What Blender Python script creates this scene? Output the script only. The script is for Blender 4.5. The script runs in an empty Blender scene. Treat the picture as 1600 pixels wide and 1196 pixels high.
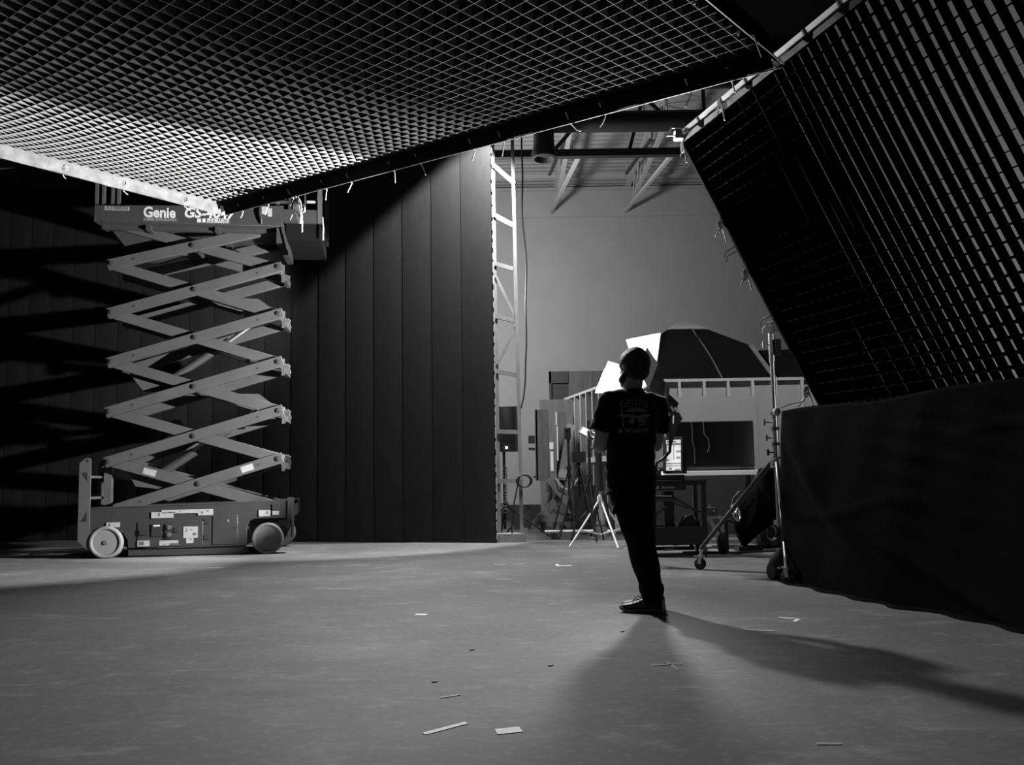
import bpy, bmesh, math, random
from mathutils import Vector, Matrix
from mathutils.bvhtree import BVHTree
random.seed(7)
C = bpy.context.scene.collection
scene = bpy.context.scene
V = Vector

# ------------------------------------------------------------------ camera
TILT, ROLL, CAM_H = math.radians(4.5), math.radians(0.9), 0.88
fw = V((0, math.cos(TILT), math.sin(TILT)))
up0 = V((0, -math.sin(TILT), math.cos(TILT)))
r0 = V((1, 0, 0))
cup = math.cos(ROLL) * up0 + math.sin(ROLL) * r0
crt = math.cos(ROLL) * r0 - math.sin(ROLL) * up0
cam = bpy.data.cameras.new('camera')
cam.lens, cam.sensor_width, cam.sensor_fit = 36 * 1250 / 1600, 36, 'HORIZONTAL'
cam.shift_y = 53.6 / 1600
cam.clip_start, cam.clip_end = 0.05, 100
co = bpy.data.objects.new('camera', cam)
C.objects.link(co)
m = Matrix((crt, cup, -fw)).transposed().to_4x4()
m.translation = (0, 0, CAM_H)
co.matrix_world = m
scene.camera = co

# ------------------------------------------------------------------ world, lights, exposure
w = bpy.data.worlds.new('studio_dark')
scene.world = w
w.use_nodes = True
w.node_tree.nodes['Background'].inputs[0].default_value = (1, 1, 1, 1)
w.node_tree.nodes['Background'].inputs[1].default_value = 0.004
scene.view_settings.view_transform = 'Standard'
scene.view_settings.look = 'None'
scene.view_settings.exposure = 0.45
scene.view_settings.gamma = 1.0
scene.view_settings.use_curve_mapping = False


def light(name, kind, loc, target, power, **kw):
    l = bpy.data.lights.new(name, kind)
    l.energy = power
    for k, v in kw.items():
        setattr(l, k, v)
    o = bpy.data.objects.new(name, l)
    C.objects.link(o)
    o.location = loc
    o.rotation_euler = (V(target) - V(loc)).to_track_quat('-Z', 'Y').to_euler()
    return o


LENS = V((1.285, 7.9, 1.86))                 # centre of the film lamp's lens
AXIS = V((-0.66, -0.55, 0.50)).normalized()
BEAM = V((-0.970, 0.171, 0.174)).normalized()
# hung film lamp beyond the overhead frame: floor, and the long second shadow
light('hung_key_spot', 'SPOT', (-1.3, 9.9, 5.05), (1.5, 5.9, 0.0), 1500, spot_size=math.radians(122), spot_blend=0.95, shadow_soft_size=0.16)
# hung lamp washing the backdrop's right edge from above
light('backdrop_wash', 'SPOT', (0.2, 10.6, 6.6), V((0.2, 10.6, 6.6)) + V((-0.405, 0.237, -0.887)), 2900, spot_size=math.radians(53), spot_blend=0.25, shadow_soft_size=0.10)
# unseen spot added to brighten the built set wall
light('set_fill_light', 'SPOT', (2.6, 8.7, 7.2), (3.1, 12.0, 1.3), 1000, spot_size=math.radians(62), spot_blend=0.6, shadow_soft_size=0.2)
# unseen light added behind the backdrop to brighten back wall and ceiling deck
light('rear_fill_light', 'POINT', (-1.2, 13.4, 4.2), (0, 18, 4), 460, shadow_soft_size=0.3)
# unseen soft light added behind the leaning frame to brighten its silk
light('silk_backlight', 'AREA', (5.6, 4.4, 2.0), (2.6, 4.4, 2.6), 17, shape='RECTANGLE', size=2.5, size_y=2.0)


# ------------------------------------------------------------------ materials
def mat(name, v, rough=0.6, metal=0.0, amp=0.0, scale=6.0, bump=0.0, stretch=(1, 1, 1), spec=0.5, detail=6):
    M = bpy.data.materials.new(name)
    M.use_nodes = True
    nt = M.node_tree
    b = nt.nodes['Principled BSDF']
    b.inputs['Base Color'].default_value = (v, v, v, 1)
    b.inputs['Roughness'].default_value = rough
    b.inputs['Metallic'].default_value = metal
    b.inputs['Specular IOR Level'].default_value = spec
    tc = nt.nodes.new('ShaderNodeTexCoord')
    mp = nt.nodes.new('ShaderNodeMapping')
    mp.inputs['Scale'].default_value = stretch
    nz = nt.nodes.new('ShaderNodeTexNoise')
    nz.inputs['Scale'].default_value = scale
    nz.inputs['Detail'].default_value = detail
    nz.inputs['Roughness'].default_value = 0.6
    nt.links.new(tc.outputs['Object'], mp.inputs['Vector'])
    nt.links.new(mp.outputs['Vector'], nz.inputs['Vector'])
    mr = nt.nodes.new('ShaderNodeMapRange')
    mr.inputs['From Min'].default_value = 0.3
    mr.inputs['From Max'].default_value = 0.7
    mr.inputs['To Min'].default_value = max(v - amp, 0.001)
    mr.inputs['To Max'].default_value = min(v + amp, 1)
    nt.links.new(nz.outputs['Fac'], mr.inputs['Value'])
    nt.links.new(mr.outputs['Result'], b.inputs['Base Color'])
    if bump:
        bp = nt.nodes.new('ShaderNodeBump')
        bp.inputs['Strength'].default_value = bump
        bp.inputs['Distance'].default_value = 0.02
        nt.links.new(nz.outputs['Fac'], bp.inputs['Height'])
        nt.links.new(bp.outputs['Normal'], b.inputs['Normal'])
    return M


def emit_mat(name, strength, v=1.0):
    M = bpy.data.materials.new(name)
    M.use_nodes = True
    b = M.node_tree.nodes['Principled BSDF']
    b.inputs['Base Color'].default_value = (0.3, 0.3, 0.3, 1)
    b.inputs['Emission Color'].default_value = (v, v, v, 1)
    b.inputs['Emission Strength'].default_value = strength
    return M


def floor_mat(name, v):
    M = mat(name, v, rough=0.68, amp=v * 0.1, scale=1.2, spec=0.15)
    nt = M.node_tree
    b = nt.nodes['Principled BSDF']
    base = [l.from_socket for l in nt.links if l.to_socket == b.inputs['Base Color']][0]
    tc = nt.nodes.new('ShaderNodeTexCoord')
    out = base
    for sc, st, lo, hi, gain, rot in ((0.7, (1, 1.3, 1), 0.48, 0.72, 0.5, 0.25), (3.2, (1, 1.7, 1), 0.52, 0.72, 0.5, -0.3), (22, (1, 1.2, 1), 0.48, 0.75, 0.45, 0.0), (2.4, (1, 4.5, 1), 0.57, 0.70, 0.5, 0.6)):
        mp = nt.nodes.new('ShaderNodeMapping')
        mp.inputs['Scale'].default_value = st
        mp.inputs['Rotation'].default_value = (0, 0, rot)
        nz = nt.nodes.new('ShaderNodeTexNoise')
        nz.inputs['Scale'].default_value = sc
        nz.inputs['Detail'].default_value = 9
        nz.inputs['Roughness'].default_value = 0.65
        nt.links.new(tc.outputs['Object'], mp.inputs['Vector'])
        nt.links.new(mp.outputs['Vector'], nz.inputs['Vector'])
        mr = nt.nodes.new('ShaderNodeMapRange')
        mr.interpolation_type = 'SMOOTHSTEP'
        mr.inputs['From Min'].default_value = lo
        mr.inputs['From Max'].default_value = hi
        mr.inputs['To Min'].default_value = 1.0
        mr.inputs['To Max'].default_value = 1.0 + gain
        nt.links.new(nz.outputs['Fac'], mr.inputs['Value'])
        mu = nt.nodes.new('ShaderNodeMath')
        mu.operation = 'MULTIPLY'
        nt.links.new(out, mu.inputs[0])
        nt.links.new(mr.outputs['Result'], mu.inputs[1])
        out = mu.outputs[0]
    nt.links.new(out, b.inputs['Base Color'])
    return M


def deck_mat(name, v):
    M = mat(name, v, rough=0.7, amp=v * 0.08, scale=2)
    nt = M.node_tree
    b = nt.nodes['Principled BSDF']
    tc = nt.nodes.new('ShaderNodeTexCoord')
    wv = nt.nodes.new('ShaderNodeTexWave')
    wv.bands_direction = 'Y'
    wv.inputs['Scale'].default_value = 1.6
    bp = nt.nodes.new('ShaderNodeBump')
    bp.inputs['Distance'].default_value = 0.04
    bp.inputs['Strength'].default_value = 0.8
    nt.links.new(tc.outputs['Object'], wv.inputs['Vector'])
    nt.links.new(wv.outputs['Fac'], bp.inputs['Height'])
    nt.links.new(bp.outputs['Normal'], b.inputs['Normal'])
    return M


def translucent_mat(name, v, mix=0.7):
    M = bpy.data.materials.new(name)
    M.use_nodes = True
    nt = M.node_tree
    out = nt.nodes['Material Output']
    nt.nodes.remove(nt.nodes['Principled BSDF'])
    d = nt.nodes.new('ShaderNodeBsdfDiffuse')
    t = nt.nodes.new('ShaderNodeBsdfTranslucent')
    mx = nt.nodes.new('ShaderNodeMixShader')
    nz = nt.nodes.new('ShaderNodeTexNoise')
    nz.inputs['Scale'].default_value = 3
    mr = nt.nodes.new('ShaderNodeMapRange')
    mr.inputs['To Min'].default_value = v * 0.9
    mr.inputs['To Max'].default_value = v * 1.08
    nt.links.new(nz.outputs['Fac'], mr.inputs['Value'])
    for n in (d, t):
        nt.links.new(mr.outputs['Result'], n.inputs['Color'])
    mx.inputs[0].default_value = mix
    nt.links.new(d.outputs[0], mx.inputs[1])
    nt.links.new(t.outputs[0], mx.inputs[2])
    nt.links.new(mx.outputs[0], out.inputs['Surface'])
    return M


MT = dict(
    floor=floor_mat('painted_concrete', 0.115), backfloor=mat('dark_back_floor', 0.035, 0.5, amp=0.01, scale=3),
    wall=mat('pale_wall_paint', 0.42, 0.8, amp=0.02, scale=1.5), ceil=deck_mat('corrugated_deck', 0.34),
    blackceil=mat('black_ceiling_paint', 0.006, 0.9, spec=0.05), blackwall=mat('black_wall_paint', 0.012, 0.9, spec=0.05),
    steelblack=mat('black_painted_steel', 0.028, 0.6), joist=mat('pale_steel_joist', 0.42, 0.6),
    curtain=mat('black_backdrop_cloth', 0.0115, 0.72, amp=0.002, scale=14, bump=0.05, stretch=(1, 1, 0.3), spec=0.25),
    crateshade=mat('egg_crate_shaded_fabric', 0.03, 0.9, amp=0.008, scale=7, spec=0.05), crate=mat('egg_crate_fabric', 0.16, 0.85, amp=0.03, scale=7, spec=0.1), cratehem=mat('egg_crate_hem', 0.065, 0.8, amp=0.02, scale=9),
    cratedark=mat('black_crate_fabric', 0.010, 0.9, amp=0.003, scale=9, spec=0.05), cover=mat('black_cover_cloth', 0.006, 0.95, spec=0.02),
    border=mat('border_cloth', 0.16, 0.85, amp=0.05, scale=9, bump=0.3, spec=0.1), alu=mat('aluminium_tube', 0.55, 0.38, 0.85, amp=0.06, scale=8),
    white=mat('white_enamel', 0.85, 0.45, amp=0.05, scale=5), trussgrey=mat('aluminium_ladder_paint', 0.17, 0.5, amp=0.03), tie=mat('white_cotton_tie', 0.45, 0.8, amp=0.05), tape=mat('black_tape', 0.012, 0.7),
    silk=translucent_mat('silk_cloth', 0.75, 0.75), velvet=mat('black_duvetyne', 0.0032, 0.9, amp=0.0008, scale=30, bump=0.12, spec=0.03),
    liftgrey=mat('lift_grey_paint', 0.027, 0.48, amp=0.004, scale=5), liftarm=mat('lift_arm_paint', 0.047, 0.45, amp=0.005, scale=4),
    liftblue=mat('lift_chassis_paint', 0.022, 0.45, amp=0.002, scale=4), liftdark=mat('lift_dark_steel', 0.02, 0.6),
    rubber=mat('pale_solid_tyre', 0.12, 0.75, amp=0.012, scale=8), hub=mat('dusty_wheel_hub', 0.07, 0.6, amp=0.015, scale=9),
    black=mat('matt_black', 0.010, 0.6), gloss=mat('gloss_black', 0.006, 0.12), darkgrey=mat('dark_grey_plastic', 0.05, 0.5),
    chrome=mat('chrome', 0.8, 0.3, 1.0), sticker=mat('pale_sticker', 0.22, 0.5, amp=0.03, scale=30), print=mat('dark_print', 0.05, 0.6),
    lettering=mat('white_vinyl', 0.4, 0.4), wood=mat('raw_timber', 0.17, 0.7, amp=0.05, scale=5, stretch=(6, 6, 0.6)),
    ply=mat('plywood_sheet', 0.11, 0.7, amp=0.03, scale=3, stretch=(5, 5, 0.7)), drywall=mat('drywall_sheet', 0.30, 0.8, amp=0.02, scale=2),
    stud=mat('pale_timber_stud', 0.42, 0.7, amp=0.05, scale=5, stretch=(4, 4, 0.6)), shingle=mat('black_roofing_felt', 0.0022, 0.9, amp=0.0006, scale=20, bump=0.2, spec=0.1),
    skin=mat('skin', 0.36, 0.5, amp=0.02, scale=12), hair=mat('dark_hair', 0.012, 0.6, amp=0.006, scale=60, bump=0.5),
    shirt=mat('black_tshirt_cotton', 0.011, 0.9, amp=0.002, scale=18, bump=0.15, spec=0.15), trouser=mat('black_trouser_cloth', 0.008, 0.9, amp=0.002, scale=14, bump=0.15, spec=0.15),
    shoe=mat('dark_shoe_leather', 0.02, 0.5, amp=0.005), sole=mat('grey_shoe_sole', 0.13, 0.7, amp=0.03, scale=20), tee=mat('faded_tee_print', 0.22, 0.8, amp=0.05, scale=40),
    doormetal=mat('barn_door_white', 0.7, 0.5), lampbody=mat('lamp_housing_grey', 0.08, 0.5), lens=emit_mat('lit_lens', 26), led=emit_mat('small_led', 12),
    screen=emit_mat('lit_screen', 0.55, 0.9), screendark=emit_mat('lit_screen_dim', 0.12, 0.8), phone=emit_mat('lit_tablet', 0.8), plastic=translucent_mat('clear_tarp', 0.5, 0.5),
    tapew=mat('worn_floor_tape', 0.75, 0.7, amp=0.15, scale=30), tapeg=mat('faded_floor_tape', 0.24, 0.7, amp=0.08, scale=30), cable=mat('black_cable', 0.012, 0.5), cone=mat('grey_cone', 0.2, 0.6),
    rope=mat('pale_rope', 0.32, 0.8, amp=0.06, scale=40), lift_inner=mat('lift_inner_paint', 0.05, 0.5, amp=0.006),
)

for k_ in ('shirt', 'hair', 'trouser'):
    b_ = MT[k_].node_tree.nodes['Principled BSDF']
    b_.inputs['Sheen Weight'].default_value = 0.4 if k_ != 'trouser' else 0.04
    b_.inputs['Sheen Roughness'].default_value = 0.25


# ------------------------------------------------------------------ mesh helpers
class MB:
    def __init__(s):
        s.v, s.f, s.mi, s.cur = [], [], [], 0

    def add(s, vs, fs):
        o = len(s.v)
        s.v += [V(p) for p in vs]
        s.f += [tuple(i + o for i in f) for f in fs]
        s.mi += [s.cur] * len(fs)
        return s

    def box(s, c, d, R=None):
        c = V(c)
        R = R or Matrix.Identity(3)
        vs = [c + R @ V((d[0] / 2 * i, d[1] / 2 * j, d[2] / 2 * k)) for i in (-1, 1) for j in (-1, 1) for k in (-1, 1)]
        return s.add(vs, [(0, 1, 3, 2), (4, 6, 7, 5), (0, 4, 5, 1), (2, 3, 7, 6), (0, 2, 6, 4), (1, 5, 7, 3)])

    def bb(s, lo, hi):
        return s.box([(a + b) / 2 for a, b in zip(lo, hi)], [b - a for a, b in zip(lo, hi)])

    def bar(s, p, q, w, h, upv=(0, 0, 1)):
        """box beam from p to q: w across, h along upv"""
        p, q = V(p), V(q)
        z = (q - p)
        L = z.length
        z.normalize()
        u = V(upv)
        u = u - z * u.dot(z)
        if u.length < 1e-5:
            u = V((1, 0, 0)) - z * z.x
        u.normalize()
        x = u.cross(z)
        R = Matrix((x, u, z)).transposed()
        return s.box((p + q) / 2, (w, h, L), R)

    def tube(s, p, q, r, r2=None, n=12, caps=True):
        p, q = V(p), V(q)
        r2 = r if r2 is None else r2
        z = (q - p).normalized()
        x = z.orthogonal().normalized()
        y = z.cross(x)
        vs = []
        for c, rr in ((p, r), (q, r2)):
            for i in range(n):
                a = 2 * math.pi * i / n
                vs.append(c + x * math.cos(a) * rr + y * math.sin(a) * rr)
        fs = [(i, (i + 1) % n, n + (i + 1) % n, n + i) for i in range(n)]
        if caps:
            fs += [tuple(range(n - 1, -1, -1)), tuple(range(n, 2 * n))]
        return s.add(vs, fs)

    def path(s, pts, r, n=8):
        pts = [V(p) for p in pts]
        up = None
        vs = []
        for k, p in enumerate(pts):
            t = (pts[min(k + 1, len(pts) - 1)] - pts[max(k - 1, 0)]).normalized()
            if up is None:
                up = t.orthogonal().normalized()
            up = (up - t * up.dot(t))
            up = up.normalized() if up.length > 1e-6 else t.orthogonal().normalized()
            y = t.cross(up)
            rr = r[k] if isinstance(r, (list, tuple)) else r
            for i in range(n):
                a = 2 * math.pi * i / n
                vs.append(p + up * math.cos(a) * rr + y * math.sin(a) * rr)
        fs = []
        for k in range(len(pts) - 1):
            for i in range(n):
                fs.append((k * n + i, k * n + (i + 1) % n, (k + 1) * n + (i + 1) % n, (k + 1) * n + i))
        fs += [tuple(range(n - 1, -1, -1)), tuple(range((len(pts) - 1) * n, len(pts) * n))]
        return s.add(vs, fs)

    def lathe(s, c, axis, prof, n=28):
        """prof: (offset along axis, radius) list; closed when first/last radius ~0"""
        c, z = V(c), V(axis).normalized()
        x = z.orthogonal().normalized()
        y = z.cross(x)
        vs = []
        for h, r in prof:
            for i in range(n):
                a = 2 * math.pi * i / n
                vs.append(c + z * h + (x * math.cos(a) + y * math.sin(a)) * max(r, 1e-4))
        fs = []
        for k in range(len(prof) - 1):
            for i in range(n):
                fs.append((k * n + i, k * n + (i + 1) % n, (k + 1) * n + (i + 1) % n, (k + 1) * n + i))
        fs += [tuple(range(n - 1, -1, -1)), tuple(range((len(prof) - 1) * n, len(prof) * n))]
        return s.add(vs, fs)

    def prism(s, poly, o, ex, ey, t):
        """polygon in the plane (o, ex, ey), extruded by vector t"""
        o, ex, ey, t = V(o), V(ex), V(ey), V(t)
        a = [o + ex * p[0] + ey * p[1] for p in poly]
        n = len(a)
        fs = [tuple(range(n - 1, -1, -1)), tuple(range(n, 2 * n))] + [(i, (i + 1) % n, n + (i + 1) % n, n + i) for i in range(n)]
        return s.add(a + [p + t for p in a], fs)

    def ball(s, c, r, sc=(1, 1, 1), nu=14, nv=9, R=None):
        c = V(c)
        vs, fs = [], []
        for j in range(nv + 1):
            th = math.pi * j / nv
            for i in range(nu):
                a = 2 * math.pi * i / nu
                d = V((math.sin(th) * math.cos(a) * r * sc[0], math.sin(th) * math.sin(a) * r * sc[1], math.cos(th) * r * sc[2]))
                vs.append(c + (R @ d if R else d))
        for j in range(nv):
            for i in range(nu):
                fs.append((j * nu + i, (j + 1) * nu + i, (j + 1) * nu + (i + 1) % nu, j * nu + (i + 1) % nu))
        return s.add(vs, fs)

    def loft(s, rings):
        """rings: lists of equal-length point loops; capped"""
        n = len(rings[0])
        vs = [p for r in rings for p in r]
        fs = []
        for k in range(len(rings) - 1):
            for i in range(n):
                fs.append((k * n + i, k * n + (i + 1) % n, (k + 1) * n + (i + 1) % n, (k + 1) * n + i))
        fs += [tuple(range(n - 1, -1, -1)), tuple(range((len(rings) - 1) * n, len(rings) * n))]
        return s.add(vs, fs)

    def grid(s, rows, thick=None):
        n = len(rows[0])
        vs = [p for r in rows for p in r]
        fs = [(k * n + i, k * n + i + 1, (k + 1) * n + i + 1, (k + 1) * n + i) for k in range(len(rows) - 1) for i in range(n - 1)]
        return s.add(vs, fs)

    def build(s, name, m, parent=None, smooth=True, bevel=0.0, world=True, fix=True):
        me = bpy.data.meshes.new(name)
        vs = s.v
        if parent is not None and world:
            inv = XF[parent.name].inverted()
            vs = [inv @ p for p in vs]
        me.from_pydata([tuple(p) for p in vs], [], s.f)
        for mm in (m if isinstance(m, (list, tuple)) else [m]):
            me.materials.append(MT[mm] if isinstance(mm, str) else mm)
        me.polygons.foreach_set('material_index', s.mi)
        if fix:
            b = bmesh.new()
            b.from_mesh(me)
            bmesh.ops.remove_doubles(b, verts=b.verts, dist=1e-5)
            bmesh.ops.recalc_face_normals(b, faces=b.faces)
            b.to_mesh(me)
            b.free()
        if smooth:
            me.polygons.foreach_set('use_smooth', [True] * len(me.polygons))
            me.set_sharp_from_angle(angle=math.radians(38))
        o = bpy.data.objects.new(name, me)
        C.objects.link(o)
        if parent is not None:
            o.parent = parent
            XF[o.name] = XF[parent.name]
        else:
            XF[o.name] = Matrix.Identity(4)
        if bevel:
            md = o.modifiers.new('bevel', 'BEVEL')
            md.width, md.segments, md.limit_method = bevel, 2, 'ANGLE'
        return o


XF = {}


def thing(name, label, cat, loc=(0, 0, 0), rz=0.0, group=None):
    o = bpy.data.objects.new(name, None)
    o.empty_display_size = 0.2
    C.objects.link(o)
    o.location = loc
    o.rotation_euler = (0, 0, rz)
    o['label'], o['category'] = label, cat
    if group:
        o['group'] = group
    XF[o.name] = Matrix.Translation(V(loc)) @ Matrix.Rotation(rz, 4, 'Z')
    return o


def tag(o, label, cat, group=None):
    o['label'], o['category'] = label, cat
    if group:
        o['group'] = group
    return o


def struct(o):
    o['kind'] = 'structure'
    return o


def base_at(o):
    """move the origin of a one-mesh thing to the centre of its base"""
    me = o.data
    xs = [v.co for v in me.vertices]
    c = V(((min(p.x for p in xs) + max(p.x for p in xs)) / 2, (min(p.y for p in xs) + max(p.y for p in xs)) / 2, min(p.z for p in xs)))
    me.transform(Matrix.Translation(-c))
    o.location = c
    return o


def text_mesh(txt, size, bold=0.0, shear=0.0, extrude=0.0, spacing=1.0, width=None):
    cu = bpy.data.curves.new('t', 'FONT')
    cu.body, cu.size, cu.offset, cu.shear, cu.extrude, cu.space_character = txt, size, bold, shear, extrude, spacing
    cu.resolution_u = 3
    cu.align_x, cu.align_y = 'CENTER', 'CENTER'
    o = bpy.data.objects.new('t', cu)
    C.objects.link(o)
    dg = bpy.context.evaluated_depsgraph_get()
    me = bpy.data.meshes.new_from_object(o.evaluated_get(dg))
    bpy.data.objects.remove(o)
    bpy.data.curves.remove(cu)
    vs = [v.co.copy() for v in me.vertices]
    fs = [tuple(p.vertices) for p in me.polygons]
    bpy.data.meshes.remove(me)
    if width and vs:
        x0, x1 = min(v.x for v in vs), max(v.x for v in vs)
        k = width / (x1 - x0)
        vs = [V(((v.x - (x0 + x1) / 2) * k, v.y, v.z)) for v in vs]
    return vs, fs


def add_text(mb, txt, size, o, ex, ey, **kw):
    vs, fs = text_mesh(txt, size, **kw)
    o, ex, ey = V(o), V(ex), V(ey)
    ez = ex.cross(ey)
    mb.add([o + ex * v.x + ey * v.y + ez * v.z for v in vs], fs)


def ssmooth(a, b, x):
    t = max(0.0, min(1.0, (x - a) / (b - a)))
    return t * t * (3 - 2 * t)


# ------------------------------------------------------------------ the room
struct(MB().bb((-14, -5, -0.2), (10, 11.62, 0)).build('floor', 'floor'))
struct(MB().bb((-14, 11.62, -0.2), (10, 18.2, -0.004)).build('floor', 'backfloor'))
struct(MB().bb((-14, 18.0, -0.2), (10, 18.2, 7.7)).build('wall_back', 'wall'))
struct(MB().bb((-14.2, -5, -0.2), (-14, 18.2, 7.7)).build('wall_left', 'blackwall'))
struct(MB().bb((10, -5, -0.2), (10.2, 18.2, 7.7)).build('wall_right', 'blackwall'))
struct(MB().bb((-14, -5.2, -0.2), (10, -5, 7.7)).build('wall_front', 'blackwall'))
struct(MB().bb((-14.2, 12.2, 7.6), (10.2, 18.2, 7.7)).build('ceiling', 'ceil'))
struct(MB().bb((-14.2, -5.2, 7.6), (10.2, 12.2, 7.72)).build('ceiling', 'blackceil'))
struct(MB().bb((-14, 17.94, -0.004), (10, 18.0, 0.32)).build('baseboard_back', 'backfloor'))
# joint strip across the back wall, and two ledges under the ceiling
struct(MB().bb((-14, 17.985, 6.865), (10, 18.0, 6.885)).build('trim_1', 'joist'))
struct(MB().bb((-14, 17.90, 7.50), (10, 18.0, 7.56)).build('trim_2', 'joist'))
struct(MB().bb((-14, 17.2, 7.52), (10, 17.26, 7.6)).build('trim_3', 'joist'))

# roof girder: black open-web truss across the room
g = thing('roof_girder', 'black open-web roof truss spanning the gap above the back wall', 'roof truss', (2.5, 13, 6.2))
mb = MB().bb((-13.9, 12.94, 6.24), (9.9, 13.06, 6.36))
mb.build('bottom_chord', 'steelblack', g)
MB().bb((-13.9, 12.94, 7.42), (9.9, 13.06, 7.56)).build('top_chord', 'steelblack', g)
xs = [-1.9, -0.9, 0.05, 1.25, 1.72, 2.95, 3.0, 4.3, 5.4, 6.5, 7.6]
webs = [(0.72, 6.3, 1.75, 7.5), (2.02, 6.3, 2.35, 7.5), (3.30, 6.3, 2.05, 7.5), (3.30, 6.3, 3.30, 7.5), (3.30, 6.3, 4.55, 7.5), (5.7, 6.3, 4.55, 7.5), (5.7, 6.3, 6.8, 7.5), (-0.7, 6.3, -1.7, 7.5), (-0.7, 6.3, 0.3, 7.5), (0.72, 6.3, 0.3, 7.5)]
for a, b_, c_, d_ in webs:
    MB().bar((a, 13, b_), (c_, 13, d_), 0.055, 0.055).build('web_bar', 'steelblack', g)

# ventilation duct with a drop diffuser, hung just before the girder
d = thing('ventilation_duct', 'black round ventilation duct with one drop nozzle running before the roof truss', 'duct', (3, 12.45, 6.4))
MB().tube((0.66, 12.45, 6.6), (9.9, 12.45, 6.57), 0.165, n=24).build('duct_run', 'steelblack', d)
MB().lathe((0.58, 12.45, 6.76), (0, 0, -1), [(0, 0.02), (0.0, 0.14), (0.1, 0.17), (0.42, 0.165), (0.55, 0.17), (0.62, 0.185), (0.68, 0.205), (0.76, 0.20), (0.77, 0.16), (0.70, 0.12)], 26).build('drop_nozzle', 'steelblack', d)
for x in (2.2, 4.4, 6.6):
    MB().tube((x, 12.45, 6.7), (x, 12.45, 7.6), 0.008, n=6).build('hanger_rod', 'steelblack', d)

# open-web joists running back from the girder to the wall
for x in (1.10, 2.75):
    lab = {1.10: 'pale open-web ceiling joist behind the duct nozzle', 2.75: 'pale open-web ceiling joist right of centre, beside the right kicker brace'}[x]
    j = thing('ceiling_joist', lab, 'joist', (x, 15.5, 7.0))
    MB().bb((x - 0.05, 13.06, 7.54), (x + 0.05, 18, 7.6)).build('top_chord', 'joist', j)
    MB().bb((x - 0.04, 13.06, 6.98), (x + 0.04, 17.2, 7.03)).build('bottom_chord', 'joist', j)
    mb = MB()
    n = 8
    for k in range(n):
        y0 = 13.2 + k * 0.5
        mb.tube((x, y0, 7.0), (x, y0 + 0.25, 7.56), 0.014, n=6).tube((x, y0 + 0.25, 7.56), (x, y0 + 0.5, 7.0), 0.014, n=6)
    mb.build('web', 'joist', j)
for lab, a, b_ in (('thin pale diagonal brace from back wall up to the truss, left of the pair', (0.97, 18, 7.0), (1.19, 13.02, 6.27)), ('thin pale diagonal brace from back wall up to the truss, right of the pair', (2.68, 18, 7.0), (2.75, 13.02, 6.27))):
    tag(base_at(MB().bar(a, b_, 0.06, 0.06).build('kicker_brace', 'joist')), lab, 'brace')
for lab, a, b_ in (('dark strip pipe under ceiling behind the duct nozzle', (0.84, 15.8, 7.05), (1.05, 14.2, 7.05)), ('dark strip pipe under ceiling left of the right kicker brace', (2.40, 15.8, 7.05), (2.62, 14.2, 7.05))):
    o = thing('ceiling_pipe', lab, 'pipe', tuple((V(a) + V(b_)) / 2))
    MB().tube(a, b_, 0.035, n=8).build('pipe_run', 'steelblack', o)
    for q in (a, b_):
        MB().tube(q, (q[0], q[1], 7.6), 0.008, n=6).build('hanger_rod', 'joist', o)

# ------------------------------------------------------------------ black backdrop wall and its truss
BD0, BDX = V((-0.255, 11.30, 0)), V((-0.9616, 0.2744, 0))      # right edge, direction to the left
BDN = V((-0.2744, -0.9616, 0))
rows_f = []
NP = 26
mb = MB()
for k in range(NP):
    a, b_ = k * 0.463, (k + 1) * 0.463
    rows = []
    for t in range(7):
        s = a + (b_ - a) * t / 6
        dn = 0.005 * (t / 6) + 0.006 * math.sin(math.pi * t / 6)
        rows.append([BD0 + BDX * s + BDN * dn + V((0, 0, z)) for z in (0.0, 1.6, 3.2, 4.8, 6.5)])
    mb.grid(rows)
    rows_f.append(rows)
bd = thing('backdrop_wall', 'tall black seamed cloth backdrop wall behind the scissor lift', 'backdrop', tuple(BD0 + BDX * 5))
mb.build('backdrop_cloth', 'curtain', bd)
MB().prism([(0, 0), (12.04, 0), (12.04, 6.5), (0, 6.5)], BD0 - BDN * 0.02, BDX, (0, 0, 1), -BDN * 0.05).build('backing_boards', 'blackwall', bd)
# laced selvedge at the right edge
mb = MB()
z = 0.05
while z < 6.4:
    L = random.uniform(0.06, 0.16)
    mb.box(BD0 - BDX * 0.012 - BDN * 0.02 + V((0, 0, z + L / 2)), (0.014, 0.03, L))
    z += L + random.uniform(0.02, 0.09)
mb.build('laced_edge', 'rope', bd)

tr = thing('ladder_truss', 'white steel ladder truss standing behind the right edge of the black backdrop', 'truss', (-0.05, 11.5, 0))
MB().bar((0.115, 11.47, 0.12), (0.065, 11.47, 6.3), 0.075, 0.05, (1, 0, 0)).build('rail', 'trussgrey', tr)
MB().bar((-0.205, 11.52, 0.12), (-0.225, 11.52, 6.3), 0.03, 0.05, (1, 0, 0)).build('rail', 'trussgrey', tr)
for i, (z0, z1) in enumerate(((5.52, 5.22), (4.77, 4.58), (4.04, 3.93), (3.26, 3.17), (2.45, 2.38), (1.575, 1.56), (0.86, 0.86))):
    MB().bar((-0.21, 11.51, z0), (0.10, 11.47, z1), 0.045, 0.06).build('rung', 'trussgrey', tr)
MB().bar((-0.2, 11.5, 3.85), (0.09, 11.48, 3.2), 0.02, 0.035).build('diagonal_brace', 'trussgrey', tr)
MB().bar((0.095, 11.48, 3.12), (-0.2, 11.5, 2.55), 0.02, 0.035).build('diagonal_brace', 'trussgrey', tr)
mb = MB().box((-0.03, 11.5, 0.06), (0.40, 0.3, 0.12)).box((0.16, 11.45, 0.15), (0.07, 0.06, 0.08))
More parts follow.
